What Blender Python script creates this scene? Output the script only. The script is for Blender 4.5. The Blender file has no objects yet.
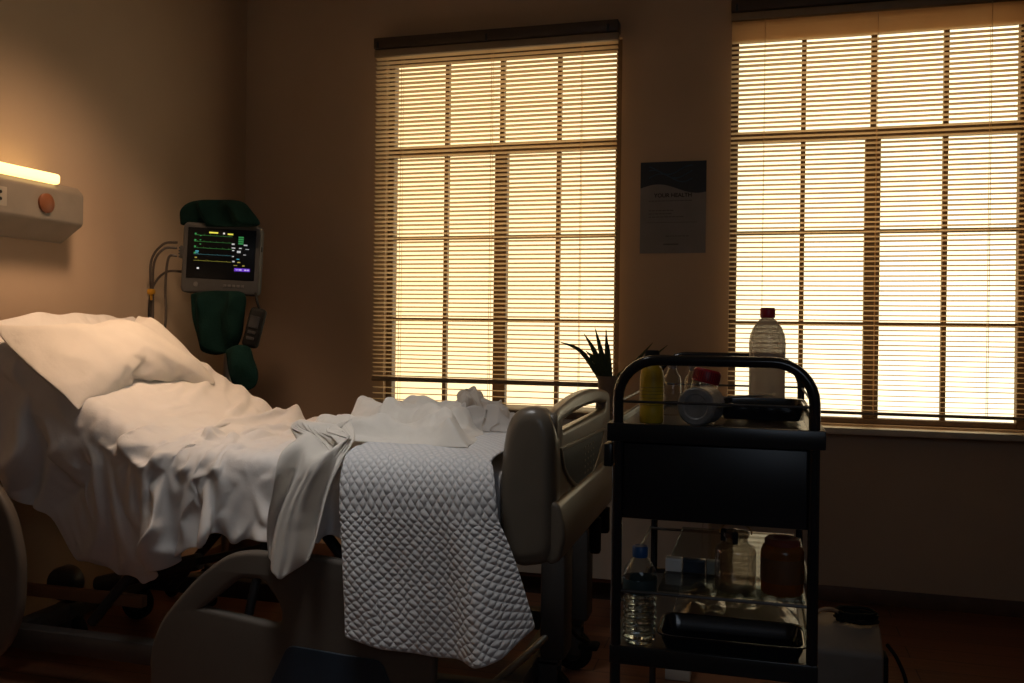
import bpy, bmesh, math, random
from mathutils import Vector, Matrix, Euler, noise
R = math.radians
PI = math.pi
scn = bpy.context.scene
col = scn.collection
random.seed(7)

# ------------------------------------------------------------------ materials
MATS = {}
def mat(name, c, rough=0.5, metal=0.0, var=0.08, scale=12.0, bump=0.0, bscale=60.0, spec=0.5,
        trans=0.0, emit=None, estr=0.0, sheen=0.0, coat=0.0, sss=0.0):
    if name in MATS: return MATS[name]
    m = bpy.data.materials.new(name); m.use_nodes = True
    nt = m.node_tree; b = nt.nodes['Principled BSDF']
    tc = nt.nodes.new('ShaderNodeTexCoord')
    n = nt.nodes.new('ShaderNodeTexNoise'); n.inputs['Scale'].default_value = scale; n.inputs['Detail'].default_value = 4
    nt.links.new(tc.outputs['Object'], n.inputs['Vector'])
    r = nt.nodes.new('ShaderNodeValToRGB')
    r.color_ramp.elements[0].position = .3; r.color_ramp.elements[1].position = .7
    r.color_ramp.elements[0].color = (*[x*(1-var) for x in c], 1)
    r.color_ramp.elements[1].color = (*[min(1, x*(1+var)) for x in c], 1)
    nt.links.new(n.outputs['Fac'], r.inputs['Fac'])
    nt.links.new(r.outputs['Color'], b.inputs['Base Color'])
    b.inputs['Roughness'].default_value = rough; b.inputs['Metallic'].default_value = metal
    b.inputs['Specular IOR Level'].default_value = spec
    b.inputs['Transmission Weight'].default_value = trans
    b.inputs['Sheen Weight'].default_value = sheen
    b.inputs['Coat Weight'].default_value = coat
    if emit:
        b.inputs['Emission Color'].default_value = (*emit, 1); b.inputs['Emission Strength'].default_value = estr
    if bump:
        n2 = nt.nodes.new('ShaderNodeTexNoise'); n2.inputs['Scale'].default_value = bscale; n2.inputs['Detail'].default_value = 6
        nt.links.new(tc.outputs['Object'], n2.inputs['Vector'])
        bp = nt.nodes.new('ShaderNodeBump'); bp.inputs['Strength'].default_value = bump; bp.inputs['Distance'].default_value = .01
        nt.links.new(n2.outputs['Fac'], bp.inputs['Height']); nt.links.new(bp.outputs['Normal'], b.inputs['Normal'])
    MATS[name] = m
    return m

def clear_mat(name, tint=(1, 1, 1), gloss=.12, fac_edge=.6, rough=.03, body=0.0, bodycol=(.8, .8, .8)):
    """thin clear glass or plastic: transparent, with fresnel gloss and an optional milky share"""
    m = bpy.data.materials.new(name); m.use_nodes = True; nt = m.node_tree
    nt.nodes.remove(nt.nodes['Principled BSDF']); out = nt.nodes['Material Output']
    t = nt.nodes.new('ShaderNodeBsdfTransparent'); t.inputs[0].default_value = (*tint, 1)
    g = nt.nodes.new('ShaderNodeBsdfGlossy'); g.inputs['Roughness'].default_value = rough
    lw = nt.nodes.new('ShaderNodeLayerWeight'); lw.inputs['Blend'].default_value = .35
    ma = nt.nodes.new('ShaderNodeMath'); ma.operation = 'MULTIPLY_ADD'
    ma.inputs[1].default_value = fac_edge; ma.inputs[2].default_value = gloss
    nt.links.new(lw.outputs['Facing'], ma.inputs[0])
    base = t.outputs[0]
    if body:
        d = nt.nodes.new('ShaderNodeBsdfDiffuse'); d.inputs[0].default_value = (*bodycol, 1)
        tl = nt.nodes.new('ShaderNodeBsdfTranslucent'); tl.inputs[0].default_value = (*bodycol, 1)
        ad = nt.nodes.new('ShaderNodeMixShader'); ad.inputs[0].default_value = .5
        nt.links.new(d.outputs[0], ad.inputs[1]); nt.links.new(tl.outputs[0], ad.inputs[2])
        mx0 = nt.nodes.new('ShaderNodeMixShader'); mx0.inputs[0].default_value = body
        nt.links.new(t.outputs[0], mx0.inputs[1]); nt.links.new(ad.outputs[0], mx0.inputs[2])
        base = mx0.outputs[0]
    mx = nt.nodes.new('ShaderNodeMixShader')
    nt.links.new(ma.outputs[0], mx.inputs[0]); nt.links.new(base, mx.inputs[1]); nt.links.new(g.outputs[0], mx.inputs[2])
    nt.links.new(mx.outputs[0], out.inputs['Surface'])
    return m

def emit_mat(name, c, s):
    m = mat(name, tuple(x*.3 for x in c), .5, emit=c, estr=s)
    return m

# ------------------------------------------------------------------ mesh helpers
def new(): return bmesh.new()
def box(bm, x0, x1, y0, y1, z0, z1, bev=0.0, seg=2, M=None):
    t = bmesh.new()
    bmesh.ops.create_cube(t, size=1)
    for v in t.verts:
        v.co = Vector(((x0+x1)/2+v.co.x*(x1-x0), (y0+y1)/2+v.co.y*(y1-y0), (z0+z1)/2+v.co.z*(z1-z0)))
    if bev: bmesh.ops.bevel(t, geom=list(t.edges), offset=bev, segments=seg, affect='EDGES', profile=.5)
    merge(bm, t, M)
    return bm
def merge(bm, t, M=None):
    if M is not None: bmesh.ops.transform(t, matrix=M, verts=t.verts)
    me = bpy.data.meshes.new('tmp'); t.to_mesh(me); t.free(); bm.from_mesh(me); bpy.data.meshes.remove(me)
def lathe(bm, prof, cx=0, cy=0, cz=0, n=32, M=None):
    """prof: list of (radius, z)"""
    t = bmesh.new(); rings = []
    for r, z in prof:
        if r < 1e-5: rings.append([t.verts.new((0, 0, z))])
        else: rings.append([t.verts.new((r*math.cos(2*PI*k/n), r*math.sin(2*PI*k/n), z)) for k in range(n)])
    for a, b in zip(rings, rings[1:]):
        for k in range(n):
            k2 = (k+1) % n
            if len(a) == 1 and len(b) == 1: continue
            if len(a) == 1: t.faces.new((a[0], b[k2], b[k])) if False else t.faces.new((a[0], b[k], b[k2]))
            elif len(b) == 1: t.faces.new((a[k], a[k2], b[0]))
            else: t.faces.new((a[k], a[k2], b[k2], b[k]))
    bmesh.ops.recalc_face_normals(t, faces=t.faces)
    merge(bm, t, Matrix.Translation((cx, cy, cz)) @ (M or Matrix.Identity(4)))
    return bm
def spline(pts, n=8):
    """Catmull-Rom through points"""
    P = [Vector(p) for p in pts]; P = [2*P[0]-P[1]]+P+[2*P[-1]-P[-2]]; out = []
    for i in range(1, len(P)-2):
        for k in range(n):
            t = k/n; a, b, c, d = P[i-1], P[i], P[i+1], P[i+2]
            out.append(.5*((2*b)+(c-a)*t+(2*a-5*b+4*c-d)*t*t+(3*b-a-3*c+d)*t**3))
    out.append(P[-2]); return out
def tube(bm, pts, r, n=12, closed=False):
    P = [Vector(p) for p in pts]; rr = r if isinstance(r, (list, tuple)) else [r]*len(P)
    up = None; rings = []; N = len(P)
    for i, p in enumerate(P):
        d = (P[(i+1) % N]-P[i-1]) if closed else (P[min(i+1, N-1)]-P[max(i-1, 0)])
        d.normalize()
        if up is None:
            up = Vector((0, 0, 1)) if abs(d.z) < .9 else Vector((1, 0, 0))
        s = d.cross(up); s.normalize(); u = s.cross(d); up = u
        rings.append([bm.verts.new(p+(s*math.cos(2*PI*k/n)+u*math.sin(2*PI*k/n))*rr[i]) for k in range(n)])
    for i in range(N if closed else N-1):
        a, b = rings[i], rings[(i+1) % N]
        for k in range(n): bm.faces.new((a[k], a[(k+1) % n], b[(k+1) % n], b[k]))
    if not closed:
        bm.faces.new(rings[0][::-1]); bm.faces.new(rings[-1])
    return bm
def arc_frame(x0, x1, y, zbot, ztop, r):
    """inverted U of tube in the XZ plane"""
    pts = [(x0, y, zbot), (x0, y, (zbot+ztop)/2), (x0, y, ztop-r)]
    for k in range(1, 9): a = PI-k*PI/16; pts.append((x0+r+r*math.cos(a), y, ztop-r+r*math.sin(a)))
    for k in range(0, 9): a = PI/2-k*PI/16; pts.append((x1-r+r*math.cos(a), y, ztop-r+r*math.sin(a)))
    pts += [(x1, y, (zbot+ztop)/2), (x1, y, zbot)]
    return pts
def obj(name, bm, m, parent=None, smooth=True, angle=40):
    me = bpy.data.meshes.new(name)
    if isinstance(bm, bmesh.types.BMesh):
        bmesh.ops.recalc_face_normals(bm, faces=bm.faces)
        bm.to_mesh(me); bm.free()
    else: me = bm
    if m: me.materials.clear(); me.materials.append(m)
    o = bpy.data.objects.new(name, me); col.objects.link(o)
    if smooth and me.polygons:
        for p in me.polygons: p.use_smooth = True
        try: me.set_sharp_from_angle(angle=R(angle))
        except Exception: pass
    if parent: o.parent = parent; o.matrix_parent_inverse = parent.matrix_world.inverted()
    return o
def tag(o, label, cat, group=None, kind=None):
    o['label'] = label; o['category'] = cat
    if group: o['group'] = group
    if kind: o['kind'] = kind
    return o
def thing(name, label, cat, loc=(0, 0, 0), rot=(0, 0, 0), group=None):
    o = bpy.data.objects.new(name, None); col.objects.link(o); o.location = loc; o.rotation_euler = rot
    o.empty_display_size = .1
    bpy.context.view_layer.update()
    return tag(o, label, cat, group)
def lpart(name, bm, m, root, **k):
    """part whose mesh is given in its thing's own coordinates"""
    o = obj(name, bm, m, None, **k); o.parent = root; return o
def struct(name, bm, m, parent=None, **k):
    o = obj(name, bm, m, parent, **k)
    if not parent: o['kind'] = 'structure'
    return o
def shape2d(name, outer, holes, ext, bev, plane='YZ', at=0.0, res=3, inset=False):
    if inset:
        xs = [p[0] for p in outer]; ys = [p[1] for p in outer]; ca, cb = (min(xs)+max(xs))/2, (min(ys)+max(ys))/2; ha, hb = (max(xs)-min(xs))/2, (max(ys)-min(ys))/2
        outer = [(ca+(a-ca)*(ha-bev)/ha, cb+(b-cb)*(hb-bev)/hb) for a, b in outer]
    """flat outline with holes, extruded and rounded: the mesh lies in the given plane"""
    cu = bpy.data.curves.new(name, 'CURVE'); cu.dimensions = '2D'; cu.fill_mode = 'BOTH'
    cu.extrude = max(0, ext-bev); cu.bevel_depth = bev; cu.bevel_resolution = res
    for loop in [outer]+holes:
        s = cu.splines.new('POLY'); s.points.add(len(loop)-1); s.use_cyclic_u = True
        for p, (a, b) in zip(s.points, loop): p.co = (a, b, 0, 1)
    o = bpy.data.objects.new('tmp', cu); col.objects.link(o)
    dg = bpy.context.evaluated_depsgraph_get()
    me = bpy.data.meshes.new_from_object(o.evaluated_get(dg)); bpy.data.objects.remove(o); bpy.data.curves.remove(cu)
    for v in me.vertices:
        a, b, c = v.co
        v.co = (at+c, a, b) if plane == 'YZ' else ((a, at+c, b) if plane == 'XZ' else (a, b, at+c))
    bm = bmesh.new(); bm.from_mesh(me); bmesh.ops.remove_doubles(bm, verts=bm.verts, dist=1e-5)
    return bm
def rnd_poly(pts, r, n=6):
    """round the corners of a 2D polygon"""
    out = []; N = len(pts)
    for i in range(N):
        p0, p, p1 = Vector(pts[i-1]), Vector(pts[i]), Vector(pts[(i+1) % N])
        rr = r[i] if isinstance(r, (list, tuple)) else r
        a = (p0-p); b = (p1-p); da = min(rr, a.length*.49); db = min(rr, b.length*.49)
        A = p+a.normalized()*da; B = p+b.normalized()*db
        for k in range(n+1):
            t = k/n; q = A*(1-t)**2+p*2*t*(1-t)+B*t*t; out.append((q.x, q.y))
    return out
def text_bm(s, size, bold=False, align='CENTER'):
    cu = bpy.data.curves.new('t', 'FONT'); cu.body = s; cu.size = size; cu.align_x = align; cu.align_y = 'CENTER'
    if bold: cu.offset = size*.02
    cu.extrude = .0004
    o = bpy.data.objects.new('tmp', cu); col.objects.link(o)
    dg = bpy.context.evaluated_depsgraph_get()
    me = bpy.data.meshes.new_from_object(o.evaluated_get(dg)); bpy.data.objects.remove(o); bpy.data.curves.remove(cu)
    bm = bmesh.new(); bm.from_mesh(me); return bm

# ------------------------------------------------------------------ palette
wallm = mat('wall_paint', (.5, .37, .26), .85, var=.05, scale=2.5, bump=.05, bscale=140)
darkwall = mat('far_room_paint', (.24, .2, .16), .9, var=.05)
ceilm = mat('ceiling_paint', (.4, .36, .31), .9, var=.04)
basem = mat('baseboard_wood', (.11, .055, .03), .5, var=.25, scale=9)
framem = mat('window_frame_paint', (.15, .1, .065), .6, var=.1)
sillm = mat('sill_stone', (.65, .55, .42), .5, var=.1)
blackm = mat('black_powder_coat', (.018, .02, .023), .3, var=.15, spec=.6)
blackgloss = mat('black_gloss_tube', (.016, .018, .022), .2, var=.1, coat=.5)
rubber = mat('black_rubber', (.009, .009, .009), .7, spec=.2, var=.1)
steel = mat('brushed_steel', (.6, .6, .58), .3, 1.0, var=.08)
darksteel = mat('dark_steel', (.1, .1, .1), .4, .8, var=.1)
frame_grey = mat('bed_frame_paint', (.05, .045, .042), .5, var=.1)
plastic = mat('bed_plastic_beige', (.17, .14, .105), .3, var=.05, spec=.5)
railm = mat('side_rail_plastic', (.11, .092, .075), .5, var=.05)
blue_dark = mat('dark_blue_panel', (.02, .035, .055), .45, var=.1)
cloth_w = mat('white_cotton', (.8, .78, .76), .9, var=.03, bump=.3, bscale=17, sheen=.2)
cloth_p = mat('pillow_cotton', (.82, .78, .73), .9, var=.03, bump=.3, bscale=22, sheen=.2)
cloth_c = mat('cream_cotton', (.74, .69, .62), .9, var=.04, bump=.35, bscale=20, sheen=.2)
matt_m = mat('mattress_cover', (.6, .58, .57), .8, var=.05)
green = mat('green_surgical_cotton', (.0035, .017, .0145), .95, spec=.1, var=.25, bump=.3, bscale=120)
cabm = mat('cabinet_white', (.55, .48, .4), .6, var=.04)
red = mat('red_plastic', (.5, .025, .045), .35, var=.1)
blue = mat('blue_plastic', (.02, .1, .3), .4, var=.1)
yellow = mat('yellow_plastic', (.62, .4, .02), .45, var=.1)
amberm = clear_mat('amber_plastic', (.5, .22, .06), .03, .2, .2, body=.7, bodycol=(.4, .16, .04))
glassm = clear_mat('clear_glass', (.93, .95, .93), .04, .55)
tintglass = clear_mat('tinted_glass_shelf', (.6, .66, .68), .04, .2)
milky = clear_mat('milky_plastic', (.9, .86, .8), .03, .25, .25, body=.72, bodycol=(.62, .55, .5))
pane_m = clear_mat('window_pane_glass', (.99, .99, .97), .02, .1, .05)
leafm = mat('aloe_leaf', (.03, .05, .02), .45, var=.3, scale=30)
potm = mat('pot_ceramic', (.22, .16, .12), .6, var=.12)
soilm = mat('potting_soil', (.03, .02, .015), .95, var=.4, bump=.5)

def slat_material():
    m = bpy.data.materials.new('blind_slat'); m.use_nodes = True; nt = m.node_tree
    nt.nodes.remove(nt.nodes['Principled BSDF']); out = nt.nodes['Material Output']
    tc = nt.nodes.new('ShaderNodeTexCoord'); n = nt.nodes.new('ShaderNodeTexNoise'); n.inputs['Scale'].default_value = 5
    nt.links.new(tc.outputs['Object'], n.inputs['Vector'])
    r = nt.nodes.new('ShaderNodeValToRGB'); r.color_ramp.elements[0].color = (.8, .61, .38, 1); r.color_ramp.elements[1].color = (.88, .69, .45, 1)
    nt.links.new(n.outputs['Fac'], r.inputs['Fac'])
    d = nt.nodes.new('ShaderNodeBsdfDiffuse'); t = nt.nodes.new('ShaderNodeBsdfTranslucent')
    nt.links.new(r.outputs[0], d.inputs[0]); nt.links.new(r.outputs[0], t.inputs[0])
    mx = nt.nodes.new('ShaderNodeMixShader'); mx.inputs[0].default_value = .42
    nt.links.new(d.outputs[0], mx.inputs[1]); nt.links.new(t.outputs[0], mx.inputs[2])
    nt.links.new(mx.outputs[0], out.inputs['Surface'])
    return m
slatm = slat_material()
blindrail = mat('blind_rail_paint', (.3, .22, .14), .5, var=.08)

def wood_floor():
    m = bpy.data.materials.new('wood_floor'); m.use_nodes = True; nt = m.node_tree; b = nt.nodes['Principled BSDF']
    tc = nt.nodes.new('ShaderNodeTexCoord'); mp = nt.nodes.new('ShaderNodeMapping')
    nt.links.new(tc.outputs['Object'], mp.inputs['Vector'])
    br = nt.nodes.new('ShaderNodeTexBrick'); br.inputs['Scale'].default_value = 1
    br.inputs['Brick Width'].default_value = 1.1; br.inputs['Row Height'].default_value = .12; br.inputs['Mortar Size'].default_value = .002
    br.inputs['Color1'].default_value = (.2, .085, .045, 1); br.inputs['Color2'].default_value = (.26, .11, .058, 1); br.inputs['Mortar'].default_value = (.03, .012, .006, 1)
    nt.links.new(mp.outputs[0], br.inputs['Vector'])
    n = nt.nodes.new('ShaderNodeTexNoise'); n.inputs['Scale'].default_value = 3
    mp2 = nt.nodes.new('ShaderNodeMapping'); mp2.inputs['Scale'].default_value = (1, 14, 1)
    nt.links.new(tc.outputs['Object'], mp2.inputs[0]); nt.links.new(mp2.outputs[0], n.inputs['Vector'])
    mx = nt.nodes.new('ShaderNodeMixRGB'); mx.blend_type = 'MULTIPLY'; mx.inputs[0].default_value = .6
    nt.links.new(br.outputs['Color'], mx.inputs[1]); nt.links.new(n.outputs['Fac'], mx.inputs[2])
    nt.links.new(mx.outputs[0], b.inputs['Base Color']); b.inputs['Roughness'].default_value = .42
    return m

# ------------------------------------------------------------------ room shell
D = 4.255; XL = -2.66; XR = 2.3; YF = -1.6; ZC = 3.0
W1 = (-1.85, -.645, .79, 2.585)      # window openings x0 x1 z0 z1
W2 = (-.14, 1.095, .79, 2.585)
bm = new()
for x0, x1, z0, z1 in [(XL-.1, XR+.1, 0, W1[2]), (XL-.1, XR+.1, W1[3], ZC), (XL-.1, W1[0], W1[2], W1[3]),
                       (W1[1], W2[0], W1[2], W1[3]), (W2[1], XR+.1, W1[2], W1[3])]:
    box(bm, x0, x1, D, D+.16, z0, z1)
struct('wall_back', bm, wallm, smooth=False)
struct('wall_left', box(new(), XL-.1, XL, YF, D, 0, ZC), wallm, smooth=False)
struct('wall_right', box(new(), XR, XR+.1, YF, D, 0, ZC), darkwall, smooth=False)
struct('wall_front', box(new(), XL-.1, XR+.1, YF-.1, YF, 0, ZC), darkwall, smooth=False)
struct('floor', box(new(), XL-.1, XR+.1, YF-.1, D+.16, -.1, 0), wood_floor(), smooth=False)
struct('ceiling', box(new(), XL-.1, XR+.1, YF-.1, D+.16, ZC, ZC+.1), ceilm, smooth=False)
struct('baseboard_back', box(new(), XL, XR, D-.015, D, 0, .068, .004), basem)
struct('baseboard_left', box(new(), XL, XL+.015, YF, D-.016, 0, .068, .004), basem)

def window(name, W, dy=.03):
    x0, x1, z0, z1 = W; y0, y1 = D+dy, D+dy+.05; c = (x0+x1)/2; t = .032
    bm = new()
    for a in [(x0, x0+t, z0, z1), (x1-t, x1, z0, z1), (x0+t, x1-t, z0, z0+.026), (x0+t, x1-t, z1-.05, z1), (x0+t, x1-t, 2.065, 2.115)]:
        box(bm, a[0], a[1], y0, y1, a[2], a[3], .004, 1)
    fr = struct(name, bm, framem, None)
    bm = new()
    box(bm, c-.032, c+.032, y0+.002, y1-.002, z0+.026, 2.065, .003, 1)
    box(bm, c-.011, c+.011, y0+.01, y1-.01, 2.115, z1-.05)
    for s in (-1, 1):
        xm = c+s*(x1-x0-.045)/4
        box(bm, xm-.01, xm+.01, y0+.01, y1-.01, z0+.026, 2.065); box(bm, xm-.01, xm+.01, y0+.01, y1-.01, 2.115, z1-.05)
    for z in (1.65, 1.235):
        for a, b in ((x0+t, c-.032), (c+.032, x1-t)): box(bm, a, b, y0+.012, y1-.012, z-.009, z+.009)
    obj('glazing_bars', bm, framem, fr)
    obj('pane', box(new(), x0+t*.5, x1-t*.5, y0+.022, y0+.026, z0+.02, z1-.02), pane_m, fr, smooth=False)
    obj('sill', box(new(), x0-.05, x1+.05, D-.085, D+.03, .752, .78, .004), sillm, fr)
    # plastered reveal lip around the opening
    return fr
window('window_1', W1); window('window_2', W2)

# ------------------------------------------------------------------ blinds
def blind(name, label, X0, X1, ztop, zbot, tilt, pitch, y, stack=0, midbar=None, valance=True, sag=0.0):
    root = thing(name, label, 'blind', ((X0+X1)/2, y, zbot), group='venetian blinds at the windows')
    def P(n, bm, m, **k): return obj(n, bm, m, root, **k)
    P('headrail', box(new(), X0, X1, y-.02, y+.02, ztop-.035, ztop, .004), blindrail)
    bm = new(); z = zbot+.02; w = .0125; i = 0
    rows = []
    while z < ztop-.04-stack*.006:
        if midbar is None or abs(z-midbar) > .014: rows.append((z, tilt))
        if midbar and z < midbar: z += pitch*1.35
        else: z += pitch
    for k in range(stack): rows.append((ztop-.04-k*.006, tilt*.6))
    for z, tl in rows:
        i += 1
        j = (noise.noise((i*.7, X0, 0)))
        tl2 = tl+j*R(2.5); dz = j*.0012
        prof = []
        for u in (-1, -.33, .33, 1):
            yy = u*w; zz = .0014*(1-u*u)
            prof.append((y+yy*math.cos(tl2)+zz*math.sin(tl2), z+dz-yy*math.sin(tl2)+zz*math.cos(tl2)))
        nx = 10; rings = []
        for k in range(nx+1):
            x = X0+.004+(X1-X0-.008)*k/nx
            s = -sag*math.sin(PI*k/nx)*(1 if z < zbot+.1 else .3)+.0008*noise.noise((x*3, i*1.3, 5))
            rings.append([bm.verts.new((x, a, b+s)) for a, b in prof])
        for a, b in zip(rings, rings[1:]):
            for q in range(3): bm.faces.new((a[q], a[q+1], b[q+1], b[q]))
    o = P('slats', bm, slatm)
    P('bottom_rail', box(new(), X0+.002, X1-.002, y-.013, y+.013, zbot-.006, zbot+.007, .004), blindrail)
    if midbar: P('spacer_bar', box(new(), X0+.002, X1-.002, y-.012, y+.012, midbar-.011, midbar+.011, .004), blindrail)
    for f in (.12, .5, .86):
        x = X0+(X1-X0)*f; bm = new()
        tube(bm, [(x, y-.0145, zbot), (x, y-.0145, (zbot+ztop)/2), (x, y-.0145, ztop-.03)], .0011, 6)
        tube(bm, [(x, y+.0145, zbot), (x, y+.0145, ztop-.03)], .0011, 6)
        P('ladder_cord', bm, slatm)
    if valance:
        bm = new(); box(bm, X0, X1, y-.03, y+.05, ztop+.004, ztop+.058, .006)
        v = P('valance', bm, mat('dark_rail_brown', (.07, .05, .035), .5))
        for f in (.02, .48, .96):
            x = X0+(X1-X0)*f; b = new()
            box(b, x-.006, x+.006, y-.038, y-.03, ztop-.0, ztop+.035, .002)
            P('clip', b, blackm)
    return root
blind('venetian_blind', 'tan venetian blind over the window beside the bed, reaching down behind crumpled cloth', -1.885, -.652, 2.585, .815, R(17), .0215, 4.19, midbar=.935)
blind('venetian_blind', 'cream venetian blind over the window behind the white bottle, slats bunched at top', -.142, 1.10, 2.63, .845, R(12), .0215, 4.19, stack=16, valance=True, sag=.006)

# ------------------------------------------------------------------ wall poster
def poster():
    x0, x1, z0, z1 = -.551, -.247, 1.557, 1.985; y = D
    o = obj('wall_poster', box(new(), x0, x1, y-.004, y, z0, z1), mat('poster_paper', (.22, .21, .21), .7, var=.1, scale=7), smooth=False)
    tag(o, 'pale health poster with dark blue wave header on wall between the windows', 'poster')
    cx = (x0+x1)/2
    zw = z1-.115
    outer = [(x0, z1), (x1, z1)]+[(x0+(x1-x0)*(1-t), zw+.022*math.sin((1-t)*5.2+.2)-.012) for t in [k/20 for k in range(21)]]
    obj('wave_header', shape2d('w', outer, [], .0006, 0, 'XZ', y-.0048), mat('poster_navy', (.02, .03, .045), .6), o)
    bm = new()
    for k in range(3):
        pts = [(x0+.04+.2*t, y-.0055, z1-.075+.02*math.sin(t*6+k)+k*.018) for t in [q/14 for q in range(15)]]
        tube(bm, pts, .003, 6)
    obj('blue_wave', bm, mat('poster_blue', (.03, .07, .12), .6), o)
    def tx(s, size, z, m, bold=False, nm='lettering'):
        b = text_bm(s, size, bold); bmesh.ops.transform(b, matrix=Matrix.Translation((cx, y-.0048, z)) @ Matrix.Rotation(PI/2, 4, 'X'), verts=b.verts)
        obj(nm, b, m, o, smooth=False)
    ink = mat('poster_ink', (.012, .012, .014), .7)
    tx('YOUR HEALTH', .026, z1-.158, ink, True)
    bm = new()
    random.seed(3)
    for z, a, b in [(z1-.185, .04, .2), (z1-.23, .04, .1), (z1-.245, .04, .1), (z1-.26, .04, .16), (z1-.35, .12, .18)]:
        x = x0+a
        while x < x0+b+.04:
            w = random.uniform(.006, .018); box(bm, x, x+w, y-.0052, y-.0042, z, z+.004); x += w+.004
    box(bm, x0+.03, x1-.04, y-.0052, y-.0042, z1-.285, z1-.283)
    box(bm, x0+.11, x0+.18, y-.0052, y-.0042, z1-.39, z1-.383)
    obj('small_print', bm, mat('poster_grey_ink', (.1, .1, .1), .7), o, smooth=False)
poster()

# ------------------------------------------------------------------ bed head wall unit
def headunit():
    r = thing('bed_head_unit', 'beige wall mounted bed head unit with lit lamp strip and round brown cap', 'wall unit', (XL, 2.4, 1.6))
    Y0, Y1 = 1.2, 2.93
    sec = rnd_poly([(XL, 1.52), (XL+.015, 1.51), (XL+.115, 1.578), (XL+.115, 1.69), (XL+.09, 1.715), (XL, 1.725)], .008, 3)
    bm = shape2d('h', sec, [], (Y1-Y0)/2, .006, 'XZ', (Y0+Y1)/2)
    obj('housing', bm, mat('head_unit_plastic', (.2, .165, .13), .5), r)
    b = new(); box(b, XL+.045, XL+.118, Y0, 2.815, 1.716, 1.755, .012, 3)
    obj('lamp_strip', b, mat('lamp_diffuser', (.8, .7, .45), .5, emit=(1.0, .66, .24), estr=2.4), r)
    b = new(); lathe(b, [(0, 0), (.03, 0), (.036, .004), (.036, .016), (.03, .02), (0, .022)], n=32, M=Matrix.Rotation(PI/2, 4, 'Y'))
    bmesh.ops.translate(b, vec=(XL+.113, 2.735, 1.636), verts=b.verts)
    obj('round_cap', b, mat('brown_cap', (.16, .05, .015), .5), r)
    b = new(); box(b, XL+.113, XL+.122, 2.47, 2.56, 1.60, 1.67, .004)
    obj('socket', b, mat('socket_plastic', (.3, .26, .21), .5), r)
    for dz in (-.012, .012):
        b = new(); lathe(b, [(0, 0), (.006, 0), (.006, .002), (0, .002)], n=12, M=Matrix.Rotation(PI/2, 4, 'Y'))
        bmesh.ops.translate(b, vec=(XL+.1215, 2.53, 1.637+dz), verts=b.verts)
        obj('socket_hole', b, rubber, r)
    return r
headunit()

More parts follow.
